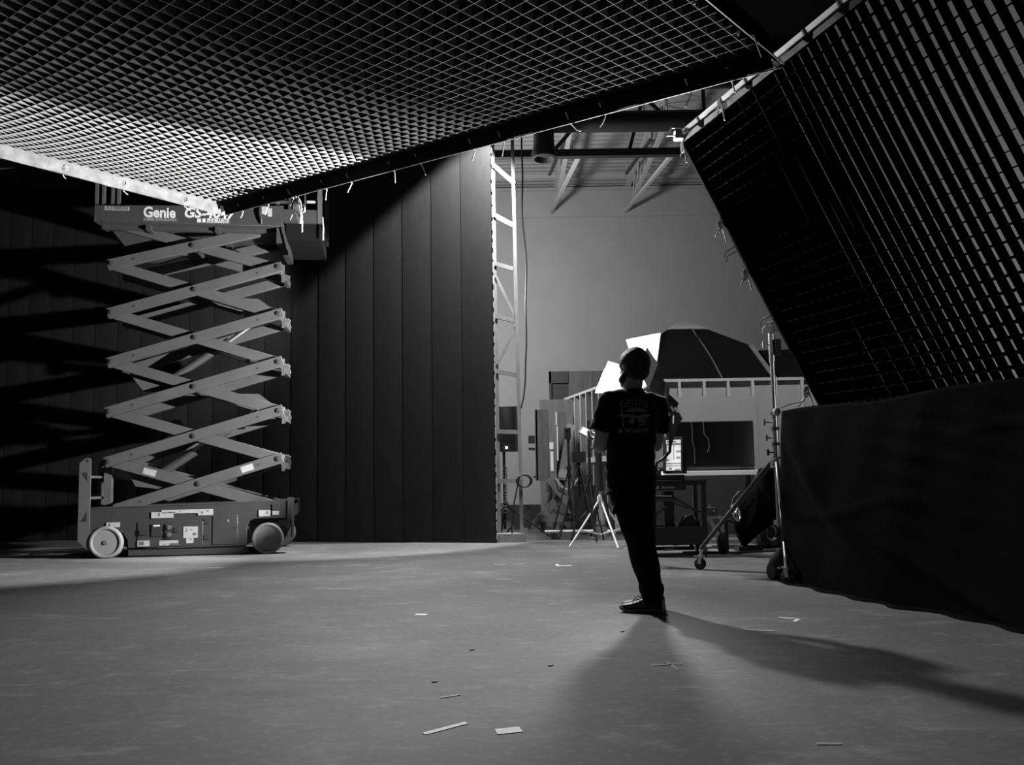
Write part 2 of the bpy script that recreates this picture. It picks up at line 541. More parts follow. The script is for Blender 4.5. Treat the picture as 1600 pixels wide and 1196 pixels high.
mb.build('base_plate', 'trussgrey', tr)
pts = [(0.22 + 0.02 * math.sin(z * 2.1) + 0.012 * math.sin(z * 5), 11.5, z) for z in [6.2 - 0.2 * k for k in range(19)]]
pts += [(0.20, 11.48, 2.3), (0.17, 11.45, 2.05), (0.13, 11.42, 1.9)]
tag(base_at(MB().path(pts, 0.012).build('hanging_cable', 'cable')), 'loose dark cable hanging beside the white ladder truss', 'cable')
coil = MB()
for k in range(3):
    coil.path([(0.15 + 0.10 * math.cos(a) + 0.008 * k, 11.40 - 0.012 * k, 0.86 + 0.085 * math.sin(a)) for a in [2 * math.pi * t / 24 for t in range(25)]], 0.011)
coil.path([(0.09, 11.40, 0.92), (0.0, 11.38, 0.5), (-0.03, 11.4, 0.2), (-0.02, 11.4, 0.06)], 0.011)
tag(base_at(coil.build('cable_coil', 'cable')), 'small black cable coil hooked on the white ladder truss near the floor', 'cable coil')

# ------------------------------------------------------------------ scissor lift
lift = thing('scissor_lift', 'raised electric scissor lift with pale grey arms in front of the black backdrop', 'scissor lift', (-4.98, 9.86, 0), math.atan2(0.27, 1.89))
LX = XF['scissor_lift']


def lb(m_, name, mt, parent=None, **kw):
    return m_.build(name, mt, parent or lift, world=False, **kw)


X, Yd, Zv = (1, 0, 0), (0, 1, 0), (0, 0, 1)
# chassis side (with wheel arches), full width
side = [(-0.2, 0.32), (0.12, 0.32)]
side += [(0.26 * math.cos(a) * 0.95 + 0.0, 0.19 + 0.26 * math.sin(a)) for a in [math.radians(q) for q in (30, 10, -5)]][0:3]
side = [(-0.20, 0.335), (0.10, 0.335), (0.19, 0.30), (0.24, 0.22), (0.25, 0.115), (1.655, 0.115), (1.655, 0.35), (1.69, 0.42), (1.75, 0.445), (2.10, 0.445), (2.15, 0.46), (2.15, 0.655), (-0.2, 0.605)]
ch = lb(MB().prism(side, (0, 0, 0), X, Zv, (0, 0.04, 0)).prism(side, (0, 1.15, 0), X, Zv, (0, 0.04, 0)), 'chassis_side', 'liftblue', bevel=0.006)
lb(MB().bb((-0.18, 0.04, 0.44), (2.13, 1.15, 0.60)).bb((0.27, 0.05, 0.12), (1.64, 1.14, 0.46)), 'chassis_body', 'liftdark')
lb(MB().bb((-0.2, -0.006, 0.585), (2.15, 0.05, 0.655)) if False else MB().prism([(-0.2, 0.605), (2.15, 0.655), (2.15, 0.668), (-0.2, 0.618)], (0, -0.01, 0), X, Zv, (0, 1.21, 0)), 'chassis_deck', 'liftgrey')
lb(MB().prism([(0.24, 0.02), (1.70, 0.008), (1.63, 0.11), (0.24, 0.10)], (0, 0.05, 0), X, Zv, (0, 0.03, 0)), 'pothole_guard', 'liftblue')
# doors and control panel
pn = lb(MB().bb((0.36, -0.012, 0.125), (1.13, 0.0, 0.432)), 'control_panel', 'liftblue', bevel=0.004)
for nm, x0, z0, x1, z1, mt in (('breaker_box', 0.385, 0.27, 0.48, 0.34, 'black'), ('display_unit', 0.53, 0.255, 0.645, 0.405, 'black'), ('key_switch', 0.69, 0.22, 0.775, 0.405, 'black'), ('charger_socket', 0.79, 0.30, 0.845, 0.36, 'black')):
    u = lb(MB().bb((x0, -0.03, z0), (x1, -0.012, z1)), nm, mt, pn)
u = lb(MB().bb((0.55, -0.034, 0.375), (0.625, -0.03, 0.393)), 'display_label', 'lettering', pn)
for q in (0.27, 0.36):
    lb(MB().lathe((0.733, -0.03, q), (0, -1, 0), [(0, 0.028), (0.015, 0.028), (0.018, 0.02)], 14), 'key_knob', 'darkgrey', pn)
dr = lb(MB().bb((1.245, -0.012, 0.135), (1.545, 0.0, 0.492)), 'side_door', 'liftblue', bevel=0.004)
lb(MB().bb((1.49, -0.02, 0.33), (1.545, -0.012, 0.345)), 'door_latch', 'black', dr)
lb(MB().prism([(1.42, 0.44), (1.43, 0.405), (1.437, 0.407), (1.43, 0.445)], (0, -0.013, 0), X, Zv, (0, 0.002, 0)), 'door_scratch', 'sticker', dr)
for z in (0.20, 0.395):
    lb(MB().bb((1.14, -0.016, z), (1.21, 0, z + 0.06)), 'panel_hinge', 'black')
# stickers: pale decals with dark printed blocks
for x0, z0, x1, z1, prints in ((0.52, 0.475, 0.78, 0.55, ((0.6, 0.50, 0.62, 0.54),)), (0.64, 0.53, 1.10, 0.575, ((0.72, 0.535, 0.80, 0.55), (0.86, 0.54, 0.865, 0.57))), (1.07, 0.50, 1.25, 0.575, ((1.11, 0.52, 1.13, 0.55), (1.17, 0.545, 1.20, 0.56))),
                               (0.90, 0.225, 1.07, 0.365, ((0.93, 0.30, 0.94, 0.34), (0.98, 0.32, 1.01, 0.33), (1.01, 0.255, 1.05, 0.285))), (0.935, 0.16, 1.02, 0.23, ((0.98, 0.20, 1.0, 0.215),)), (0.365, 0.135, 0.505, 0.205, ((0.38, 0.15, 0.44, 0.195),)), (0.62, 0.14, 0.84, 0.20, ((0.74, 0.14, 0.84, 0.165), (0.66, 0.15, 0.69, 0.16))),
                               (0.0, 0.375, 0.155, 0.435, ((0.025, 0.385, 0.045, 0.42),)), (1.80, 0.47, 1.94, 0.55, ((1.89, 0.50, 1.91, 0.535),)), (1.965, 0.485, 2.045, 0.535, ())):
    s_ = lb(MB().bb((x0, -0.017, z0), (x1, -0.0125, z1)), 'sticker', 'sticker')
    if prints:
        mb = MB()
        for a, b_, c_, d_ in prints:
            mb.bb((a, -0.0185, b_), (c_, -0.017, d_))
        lb(mb, 'sticker_print', 'print', s_)
lb(MB().bb((1.965, -0.02, 0.545), (2.045, 0.0, 0.62)), 'tie_down_slot', 'black')
# steel end flap at the right end, hinge rod
lb(MB().bb((2.15, -0.02, 0.40), (2.20, 0.25, 0.70)).bb((2.19, 0.0, 0.20), (2.205, 0.2, 0.42)), 'end_flap', 'liftgrey')
# wheels
for (x, y, rad) in ((0.0, 0.06, 0.195), (1.91, 0.06, 0.195), (0.0, 1.13, 0.195), (1.91, 1.13, 0.195)):
    dirn = -1 if y < 0.5 else 1
    wh = lb(MB().lathe((x, y + dirn * 0.10 - dirn * 0.13, rad), (0, dirn, 0), [(0, 0.12), (0.0, rad - 0.02), (0.02, rad), (0.11, rad), (0.13, rad - 0.012), (0.132, rad - 0.03), (0.115, rad - 0.045)], 36), 'wheel', 'rubber')
    hb = lb(MB().lathe((x, y + dirn * 0.10 - dirn * 0.13, rad), (0, dirn, 0), [(0.0, 0.1), (0.118, rad - 0.042), (0.095, rad - 0.06), (0.09, 0.07), (0.11, 0.055), (0.115, 0.03), (0.13, 0.026), (0.132, 0.0)], 30), 'wheel_hub', 'hub', wh)
# entry ladder: two upright side plates with triangular holes at the left end
for y in (-0.02, 0.6):
    x0 = -0.325
    plate = [(x0, 1.165), (x0 + 0.07, 1.225), (x0 + 0.11, 1.225), (x0 + 0.13, 1.20), (x0 + 0.13, 0.335), (x0 + 0.165, 0.33), (x0 + 0.165, 0.14), (x0 + 0.11, 0.11), (x0, 0.22)]
    mb = MB().prism(plate, (0, y, 0), X, Zv, (0, 0.025, 0))
    pl = lb(mb, 'ladder_plate', 'lift_inner')
    mb = MB().prism([(x0 + 0.03, 1.05), (x0 + 0.095, 1.05), (x0 + 0.095, 0.94)], (0, y - 0.003, 0), X, Zv, (0, 0.003, 0)).prism([(x0 + 0.03, 0.45), (x0 + 0.10, 0.45), (x0 + 0.10, 0.57)], (0, y - 0.003, 0), X, Zv, (0, 0.003, 0))
    mb.lathe((x0 + 0.095, y - 0.003, 1.19), (0, -1, 0), [(0, 0.014), (0.002, 0.014)], 12)
    lb(mb, 'plate_cutout', 'black', pl)
mb = MB()
for z in (0.45, 0.72, 0.98):
    mb.bb((-0.30, 0.0, z), (-0.22, 0.6, z + 0.03))
lb(mb, 'ladder_step', 'lift_inner')
lb(MB().bb((-0.19, 0.42, 0.62), (-0.10, 0.50, 1.22)), 'ladder_post', 'lift_inner')
# scissor stack
ZL = [0.60, 1.19, 1.82, 2.455, 3.09, 3.722, 4.24]        # left pivots / right pivots levels
ZR = [0.59, 1.20, 1.825, 2.462, 3.10, 3.722, 4.25]
XL = [0.06, -0.07, -0.075, -0.07, -0.085, -0.095, 0.05]
XR = [1.94, 2.0, 2.0, 1.99, 1.99, 1.98, 1.93]


def arm(x0, z0, x1, z1, y0, y1, name, mt, ext=0.055):
    a, b_ = V((x0, 0, z0)), V((x1, 0, z1))
    t = (b_ - a).normalized()
    n_ = V((-t.z, 0, t.x))
    h = 0.068
    a2, b2 = a - t * ext, b_ + t * ext
    poly = [(p.x, p.z) for p in (a2 - n_ * h, b2 - n_ * h, b2 + n_ * h, a2 + n_ * h)]
    return lb(MB().prism(poly, (0, y0, 0), X, Zv, (0, y1 - y0, 0)), name, mt, bevel=0.006)


for k in range(6):
    for (o0, o1, i0, i1, mt) in ((0.215, 0.275, 0.285, 0.345, 'liftarm'), (0.915, 0.975, 0.845, 0.905, 'liftarm')):
        A_ = arm(XL[k], ZL[k], XR[k + 1], ZR[k + 1], o0, o1, 'scissor_arm', mt)
        if o0 < 0.5:
            mb = MB()
            for fx in (0.13, 0.87):
                px_, pz_ = XL[k] + (XR[k + 1] - XL[k]) * fx, ZL[k] + (ZR[k + 1] - ZL[k]) * fx
                mb.lathe((px_, 0.2145, pz_), (0, -1, 0), [(0, 0.016), (0.001, 0.016)], 12)
            lb(mb, 'bolt_hole', 'black', A_)
        B_ = arm(XL[k + 1], ZL[k + 1], XR[k], ZR[k], i0, i1, 'scissor_arm', mt)
        if o0 < 0.5 and k == 0:
            for AA, fx, yy in ((A_, 0.80, 0.2145), (B_, 0.235, 0.2845)):
                zz = (ZL[0], ZR[1]) if AA is A_ else (ZL[1], ZR[0])
                xx = (XL[0], XR[1]) if AA is A_ else (XL[1], XR[0])
                c_ = V((xx[0] + (xx[1] - xx[0]) * fx, yy, zz[0] + (zz[1] - zz[0]) * fx))
                t = V((xx[1] - xx[0], 0, zz[1] - zz[0])).normalized()
                lb(MB().prism([(-0.08, -0.04), (0.08, -0.04), (0.08, 0.04), (-0.08, 0.04)], c_, t, V((-t.z, 0, t.x)), (0, -0.003, 0)), 'sticker', 'sticker', AA)
# pivot pins right through the stack
pins = [(XL[k], ZL[k]) for k in range(1, 6)] + [(XR[k], ZR[k]) for k in range(1, 6)]
pins += [((XL[k] + XR[k + 1]) / 2 - 0.01, (ZL[k] + ZR[k + 1]) / 2 - 0.005) for k in range(6)]
for (x, z) in pins:
    lb(MB().tube((x, 0.205, z), (x, 0.985, z), 0.03, n=14).lathe((x, 0.205, z), (0, -1, 0), [(0, 0.034), (0.012, 0.034), (0.014, 0.016), (0.022, 0.014)], 6), 'pivot_pin', 'liftdark')
# cross tubes linking near and far arms
for k in range(1, 6):
    for x, z in ((XR[k], ZR[k]),):
        lb(MB().bb((x + 0.03, 0.40, z - 0.13), (x + 0.075, 0.84, z - 0.05)).bb((x + 0.02, 0.36, z - 0.16), (x + 0.06, 0.40, z + 0.05)), 'cross_bracket', 'liftarm')
# cylinder brackets (gusset plates)
for poly in ([(0.98, 3.36), (1.70, 3.335), (1.98, 3.14), (1.9, 3.05), (1.2, 3.24)], [(1.1, 2.07), (1.72, 2.06), (1.98, 1.86), (1.9, 1.79), (1.3, 1.98)], [(0.02, 2.43), (0.28, 2.09), (0.72, 2.08), (0.9, 2.15), (0.2, 2.42)], [(0.05, 1.15), (0.2, 0.87), (0.5, 0.83), (0.9, 0.87), (0.6, 1.02), (0.15, 1.17)]):
    lb(MB().prism(poly, (0, 0.40, 0), X, Zv, (0, 0.03, 0)), 'cylinder_bracket', 'liftarm')
for (a, b_, c_) in (((0.45, 0.6, 2.20), (1.30, 0.6, 2.80), (1.70, 0.6, 3.10)), ((0.38, 0.6, 0.98), (1.30, 0.6, 1.60), (1.72, 0.6, 1.90))):
    cy = lb(MB().tube(a, b_, 0.055, n=18), 'lift_cylinder', 'liftdark')
    lb(MB().tube(b_, c_, 0.03, n=16), 'piston_rod', 'chrome', cy)
# platform
pan = [(-0.24, 4.20), (2.07, 4.205), (2.07, 4.485), (1.95, 4.478), (-0.24, 4.415)]
pp = lb(MB().prism(pan, (0, 0, 0), X, Zv, (0, 0.03, 0)), 'platform_side', 'liftgrey', bevel=0.005)
lb(MB().prism(pan, (0, 1.16, 0), X, Zv, (0, 0.03, 0)), 'platform_side', 'liftgrey')
lb(MB().bb((-0.24, 0.03, 4.21), (2.07, 1.16, 4.25)).bb((-0.2, 0.16, 4.16), (2.05, 0.22, 4.21)).bb((-0.2, 0.97, 4.16), (2.05, 1.03, 4.21)), 'platform_deck', 'liftdark')
lb(MB().prism([(-0.14, 4.20), (0.06, 3.94), (0.3, 3.90), (0.62, 4.02), (0.62, 4.20)], (0, 0.38, 0), X, Zv, (0, 0.5, 0)), 'deck_hinge_box', 'liftdark')
lb(MB().bb((1.98, 0.05, 4.0), (2.06, 1.1, 4.205)).prism([(2.04, 4.2), (2.07, 4.2), (2.135, 3.93), (2.11, 3.92)], (0, 0.02, 0), X, Zv, (0, 0.5, 0)), 'roller_guide', 'liftdark')
for x in (0.35, 1.2):
    lb(MB().bb((x, 0.1, 4.14), (x + 0.06, 1.1, 4.21)), 'deck_joist', 'liftdark')
# lettering
EX, EY = V((1, 0, 0)), V((0, 0, 1))
SL = V((1, 0, 0.006)).normalized()
mb = MB()
add_text(mb, 'Genie', 0.19, (0.545, -0.004, 4.335), EX, EY, bold=0.006, width=0.39)
lt = lb(mb, 'lettering', 'lettering', pp, fix=False, smooth=False)
mb = MB()
add_text(mb, 'GS-4047', 0.185, (1.17, -0.004, 4.345), EX, EY, bold=0.006, shear=0.22, width=0.64)
lb(mb, 'lettering', 'lettering', pp, fix=False, smooth=False)
plq = lb(MB().bb((-0.115, -0.004, 4.352), (0.18, -0.001, 4.402)), 'number_plate', 'sticker', pp)
mb = MB()
add_text(mb, 'A100836', 0.058, (0.033, -0.006, 4.377), EX, EY, bold=0.002, width=0.27)
lb(mb, 'lettering', 'print', plq, fix=False, smooth=False)
plq = lb(MB().bb((0.345, -0.004, 4.224), (0.765, -0.001, 4.27)), 'phone_plate', 'print', pp)
mb = MB()
add_text(mb, '1-800-590-RENT', 0.045, (0.555, -0.006, 4.247), EX, EY, width=0.39)
lb(mb, 'lettering', 'sticker', plq, fix=False, smooth=False)
plq = lb(MB().bb((0.99, -0.004, 4.218), (1.41, -0.001, 4.285)), 'owner_plate', 'print', pp)
mb = MB()
add_text(mb, 'SUNSTATE', 0.042, (1.26, -0.006, 4.266), EX, EY, bold=0.002, width=0.27)
add_text(mb, 'EQUIPMENT', 0.032, (1.26, -0.006, 4.234), EX, EY, bold=0.001, width=0.27)
mb.bb((1.005, -0.007, 4.228), (1.05, -0.005, 4.275)).bb((1.07, -0.007, 4.228), (1.105, -0.005, 4.278))
lb(mb, 'lettering', 'lettering', plq, fix=False, smooth=False)
lb(MB().bb((1.80, -0.004, 4.36), (1.87, -0.001, 4.46)).bb((1.875, -0.004, 4.33), (1.93, -0.001, 4.44)), 'sticker', 'sticker', pp)
lb(MB().path([(1.785, -0.02, 4.46), (1.78, -0.03, 4.36), (1.80, -0.03, 4.28), (1.80, -0.02, 4.22)], [0.02, 0.024, 0.022, 0.01]), 'control_cable', 'black')
# guard rails
for x, y in ((-0.22, 0.02), (-0.14, 0.02), (-0.03, 0.02), (0.04, 0.02), (0.95, 0.02), (2.0, 0.02), (-0.22, 1.14), (0.95, 1.14), (2.0, 1.14)):
    lb(MB().bb((x - 0.018, y, 4.4), (x + 0.018, y + 0.04, 5.45)), 'rail_post', 'liftarm')
for y in (0.02, 1.14):
    for z in (4.93, 5.45):
        lb(MB().bb((-0.24, y, z - 0.018), (2.02, y + 0.04, z + 0.018)), 'guard_rail', 'liftarm')
lb(MB().bb((0.06, 1.14, 4.545), (1.3, 1.17, 4.575)), 'guard_rail', 'liftarm')
# extension deck
lb(MB().bb((2.07, 0.06, 4.285), (2.52, 0.10, 4.42)).bb((2.07, 0.06, 4.42), (2.52, 0.10, 4.455)).bb((2.07, 1.08, 4.285), (2.52, 1.12, 4.455)).bb((2.07, 0.1, 4.285), (2.52, 1.1, 4.31)), 'extension_deck', 'liftgrey')
lb(MB().bb((2.50, 0.05, 4.28), (2.555, 0.11, 5.40)).bb((2.495, 0.045, 4.60), (2.56, 0.115, 4.64)), 'extension_post', 'liftarm')
lb(MB().bb((2.50, 1.07, 4.28), (2.555, 1.13, 5.40)), 'extension_post', 'liftarm')
lb(MB().bb((2.33, 0.08, 4.455), (2.345, 0.095, 5.0)), 'rail_post', 'liftarm')
lb(MB().bb((2.36, 0.075, 4.55), (2.47, 0.08, 4.585)), 'sticker', 'sticker')
for z in (4.93, 5.38):
    lb(MB().bb((2.07, 0.06, z), (2.54, 0.10, z + 0.035)), 'guard_rail', 'liftarm')
lb(MB().bb((2.09, 0.12, 4.06), (2.53, 1.05, 4.285)), 'extension_tray', 'cover')
lb(MB().path([(2.565, 0.06, 4.36), (2.575, 0.05, 4.2), (2.572, 0.05, 4.05)], [0.008, 0.012, 0.01]), 'strap', 'rope')

# ------------------------------------------------------------------ overhead egg-crate frame
OA, OB = V((-3.4957, 9.5, 4.2902)), V((1.7504, 5.1160, 3.7228))
OD, OC_ = OA + V((-4.649, -4.936, 0.107)), OB + V((-4.338, -4.315, 0.246))
SAG = 0.335


def osurf(u, v):
    p = OA * (1 - u) * (1 - v) + OB * u * (1 - v) + OD * (1 - u) * v + OC_ * u * v
    return p - V((0, 0, SAG * 16 * u * (1 - u) * v * (1 - v)))


ov = thing('egg_crate_frame', 'large black egg-crate fabric grid frame hung overhead across the top left', 'light control frame', tuple(osurf(0.5, 0.5)))
NU, NV, CH = 61, 64, 0.105
mb, hem = MB(), MB()


def strip_wall(mb, hem, pts, nrm, h, side, th=0.0035, hh=0.007):
    """fabric wall hanging from pts up along nrm; side = across vector"""
    lo = [p - side * th / 2 for p in pts]
    lo2 = [p + side * th / 2 for p in pts]
    n = len(pts)
    vs = lo + [p + nrm * h for p in lo] + lo2 + [p + nrm * h for p in lo2]
    fs = []
    for i in range(n - 1):
        fs.append((i, i + 1, n + i + 1, n + i))
        fs.append((2 * n + i + 1, 2 * n + i, 3 * n + i, 3 * n + i + 1))
    mb.add(vs, fs)
    if hem is not None:
        t = th * 0.40
        vs = [p - side * t - nrm * 0.001 for p in pts] + [p + side * t - nrm * 0.001 for p in pts] + [p - side * t + nrm * hh for p in pts] + [p + side * t + nrm * hh for p in pts]
        fs = []
        for i in range(n - 1):
            fs += [(i, n + i, n + i + 1, i + 1), (i, i + 1, 2 * n + i + 1, 2 * n + i), (n + i + 1, n + i, 3 * n + i, 3 * n + i + 1)]
        hem.add(vs, fs)


U = V((0, 0, 1))
sAD = (OB - OA).normalized()
sAB = (OD - OA).normalized()
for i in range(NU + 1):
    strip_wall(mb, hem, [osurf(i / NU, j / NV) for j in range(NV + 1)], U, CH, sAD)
mb.cur = 1  # walls facing away from the lamp: shade put into a darker fabric colour
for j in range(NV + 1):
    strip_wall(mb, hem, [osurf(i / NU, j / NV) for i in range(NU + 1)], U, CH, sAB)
gr = mb.build('fabric_grid', ['crate', 'crateshade'], ov, smooth=False, fix=False)
hem.build('grid_hem', 'cratehem', gr, smooth=False, fix=False)
MB().grid([[osurf(i / 30, j / 30) + U * (CH + 0.012) for i in range(31)] for j in range(31)]).build('shade_cover', 'cover', ov)  # added black sheet so the cell interiors look unlit
ctr = osurf(0.5, 0.5)
# border flaps and tube along each edge
edges = {'ab': ((0, 0), (1, 0), -sAB), 'ad': ((0, 0), (0, 1), -sAD), 'bc': ((1, 0), (1, 1), sAD), 'dc': ((0, 1), (1, 1), sAB)}
for k_, (a, b_, outv) in edges.items():
    rows = [[], [], [], []]
    for t in range(49):
        s = t / 48
        p = osurf(a[0] + (b_[0] - a[0]) * s, a[1] + (b_[1] - a[1]) * s)
        wob = 0.008 * math.sin(t * 0.9) + 0.006 * math.sin(t * 2.3)
        rows[0].append(p + U * CH)
        rows[1].append(p + outv * 0.015 + U * 0.0)
        rows[2].append(p + outv * (0.035 + wob) - U * 0.075)
        rows[3].append(p + outv * 0.055 - U * (0.125 + wob * 0.6))
    MB().grid(rows).build('border_flap', 'border' if k_ == 'ad' else 'cratedark', ov)  # shade on all but the ad flap is put into darker cloth
    P0 = osurf(*a) + outv * 0.075 - U * 0.12
    P1 = osurf(*b_) + outv * 0.075 - U * 0.12
    d_ = (P1 - P0).normalized()
    MB().bar(P0 - d_ * 0.04, P1 + d_ * 0.04, 0.008, 0.008).build('frame_tube', 'steelblack' if k_ == 'bc' else 'hub', ov)
# ties along the near-right and left edges
for k_, n_, L in (('ab', 13, 0.10), ('bc', 9, 0.12), ('ad', 10, 0.05)):
    a, b_, outv = edges[k_]
    for t in range(n_):
        s = (t + 0.6 + 0.2 * math.sin(t * 3)) / n_
        p = osurf(a[0] + (b_[0] - a[0]) * s, a[1] + (b_[1] - a[1]) * s)
        d_ = (V(osurf(*b_)) - V(osurf(*a))).normalized()
        q = p + outv * 0.02 - U * 0.045
        e_ = p + outv * 0.10 - U * 0.125
        loop = [q + d_ * 0.013 * math.sin(x) + U * (0.026 * math.cos(x) - 0.026) - outv * 0.02 for x in [2 * math.pi * w_ / 12 for w_ in range(13)]]
        mb = MB()
        if k_ != 'ab':
            mb.path(loop, 0.0028, 6)
        sw = random.uniform(-0.05, 0.05)
        mb.path([q, (q + e_) / 2 - U * 0.02, e_, e_ - U * L * 0.5 + d_ * sw, e_ - U * L * random.uniform(0.6, 1.2) + d_ * sw * 1.8], 0.0055, 6)
        mb.build('tie', 'tie', ov)
for (u, v) in ((0.45, 0.2), (0.2, 0.5), (0.7, 0.6), (0.45, 0.9)):
    p = osurf(u, v) + U * (CH + 0.01)
    MB().tube(p, (p.x, p.y, 7.6), 0.008, n=6).build('hanging_line', 'steelblack', ov)

# clamp with bunched rope hooked on the frame's edge beside the lift
p = osurf(0.19, 0) - sAB * 0.15 - U * 0.10
cl = thing('rope_clamp', 'spring clamp and bunched white rope hanging from the overhead frame beside the lift platform', 'clamp', tuple(p))
MB().prism([(-0.05, -0.02), (0.05, -0.02), (0.07, -0.13), (0.10, -0.22), (0.085, -0.30), (0.06, -0.30), (0.0, -0.2), (-0.05, -0.12)], p, sAD, U, sAB * -0.03).build('clamp_jaw', 'alu', cl)
MB().path([p + U * 0.03, p + sAD * 0.01 - U * 0.03, p + sAD * 0.09 - U * 0.09, p + sAD * 0.12 - U * 0.15], 0.010).path([p + sAD * 0.04 + U * 0.01, p + sAD * 0.10 - U * 0.07, p + sAD * 0.105 - U * 0.19], 0.008).path([p + sAD * 0.13 - U * 0.10, p + sAD * 0.175 - U * 0.14, p + sAD * 0.17 - U * 0.18, p + sAD * 0.14 - U * 0.185], 0.010).path([p + sAD * 0.13 - U * 0.28, p + sAD * 0.125 - U * 0.33, p + sAD * 0.125 - U * 0.41], 0.009).build('rope_loop', 'rope', cl)
MB().tube(p - U * 0.13 - sAD * 0.03, p - U * 0.22 + sAD * 0.08, 0.009).tube(p - U * 0.13 - sAD * 0.02, p - U * 0.24 - sAD * 0.10, 0.005).build('clamp_handle', 'alu', cl)

# ------------------------------------------------------------------ leaning egg-crate frame at right
FT = V((1.483, 6.548, 3.699))
fh, fu = V((0.0262, -0.0862, -0.0014)), V((0.0437, 0.0073, -0.0859))
fn = fh.cross(fu).normalized()
if fn.dot(V((0, 0, CAM_H)) - FT) > 0:
    fn = -fn                                    # fn points away from the camera, into the grid
FW, FH_, FD = 39, 37, 0.076
fr = thing('egg_crate_frame', 'black egg-crate grid frame leaning at the right behind the black cloth', 'light control frame', tuple(FT + fh * 20 + fu * FH_))
mb = MB()


def fsurf(i, j):
    return FT + fh * i + fu * j - fn * (0.0213 * 16 * (i / 52) * max(0, 1 - i / 52) * (j / 40) * max(0, 1 - j / 40))


for i in range(FW + 1):
    wv = random.uniform(-0.06, 0.06)
    strip_wall(mb, None, [fsurf(i + wv * math.sin(j * 0.25 + i), j) for j in range(FH_ + 1)], fn, FD, fh.normalized())
for j in range(FH_ + 1):
    wv = random.uniform(-0.05, 0.05)
    strip_wall(mb, None, [fsurf(i, j + wv * math.sin(i * 0.3 + j)) for i in range(FW + 1)], fn, FD, fu.normalized())
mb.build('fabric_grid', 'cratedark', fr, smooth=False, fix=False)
MB().grid([[fsurf(i, j) + fn * (FD + 0.004) for i in range(FW + 1)] for j in range(FH_ + 1)]).build('silk_backing', 'silk', fr)
hu, uu = fh.normalized(), fu.normalized()
cs = {k: fsurf(*k) for k in ((0, 0), (FW, 0), (0, FH_), (FW, FH_))}
for a, b_, o_ in (((0, 0), (FW, 0), -uu), ((0, FH_), (FW, FH_), uu), ((0, 0), (0, FH_), -hu), ((FW, 0), (FW, FH_), hu)):
    dv = (cs[b_] - cs[a]).normalized()
    p0, p1 = cs[a] + o_ * 0.075 - dv * 0.04 + fn * 0.02, cs[b_] + o_ * 0.075 + dv * 0.04 + fn * 0.02
    if o_ == -hu:
        p0, p1 = cs[a] + o_ * 0.016 + fn * 0.05, cs[b_] + o_ * 0.016 + fn * 0.05
        MB().bar(p0, p1, 0.03, 0.03, fn).build('frame_tube', 'alu', fr)
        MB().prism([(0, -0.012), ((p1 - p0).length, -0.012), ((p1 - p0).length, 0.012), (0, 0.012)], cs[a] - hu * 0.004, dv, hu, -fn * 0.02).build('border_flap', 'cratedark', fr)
        continue
    tb = MB().bar(p0, p1, 0.034, 0.034, fn).build('frame_tube', 'alu', fr)
    if o_ == -uu:
        # lit border flaps between black lacing, with tape bands on the tube
        L = (cs[b_] - cs[a]).length
        s = 0.02
        while s < L - 0.1:
            l_ = 0.29
            q0 = cs[a] + dv * s - uu * 0.018
            MB().prism([(0.03, -0.018), (l_ - 0.03, -0.018), (l_ - 0.005, 0.018), (0.0, 0.018)], q0, dv, uu, fn * -0.012).build('border_flap', 'border', fr)
            MB().bar(p0 + dv * (s + l_ + 0.02), p0 + dv * (s + l_ + 0.035), 0.042, 0.042, fn).build('tape_band', 'tape', tb)
            s += 0.335
# white cotton ties
for (i, j, sgn) in ((0.0, 7.6, 1), (0.0, 12.4, 1), (7.5, -0.9, 0), (0.2, 0.0, 0), (0.0, 24.0, 1)):
    p = FT + fh * i + fu * j - hu * (0.035 if sgn else 0) - fn * 0.02
    mb = MB()
    sx = V((-0.8, 0.2, 0)) if sgn else V((-0.3, 0.8, 0.3))
    for q_ in range(2):
        k2 = 0.028 + 0.014 * q_
        mb.path([p + sx * k2 * math.sin(a) * 0.55 + U * (k2 * 1.1 * (math.cos(a) - 1)) + sx * 0.01 * q_ for a in [2 * math.pi * w_ / 12 for w_ in range(13)]], 0.006, 6)
    mb.path([p, p + sx * 0.01 - U * 0.07, p + sx * 0.05 - U * 0.13], 0.006, 6).path([p, p - sx * 0.03 - U * 0.08, p - sx * 0.05 - U * 0.15, p - sx * 0.055 - U * 0.18], 0.006, 6)
    mb.build('tie', 'tie', fr)
for (i, j) in ((0, 10.2), (0, 10.6), (0, 17.0)):
    p = FT + fh * i + fu * j - hu * 0.03
    MB().path([p, p + V((-0.04, 0, -0.02)), p + V((-0.09, 0, -0.05)), p + V((-0.10, 0, -0.10))], 0.004, 6).build('tie', 'cable', fr)
p = FT - uu * 0.07
MB().box(p - hu * 0.02, (0.07, 0.07, 0.07)).path([p - hu * 0.02, p + V((-0.10, 0.02, 0.0)), p + V((-0.06, 0.02, 0.07)), p + V((0.02, 0, 0.06))], 0.009).build('corner_bracket', 'alu', fr)
for (i, j) in ((27, 1), (FW, 1)):
    q = fsurf(i, j) + fn * (FD + 0.01)
    MB().tube(q, (q.x, q.y, 7.6), 0.008, n=6).build('hanging_line', 'steelblack', fr)

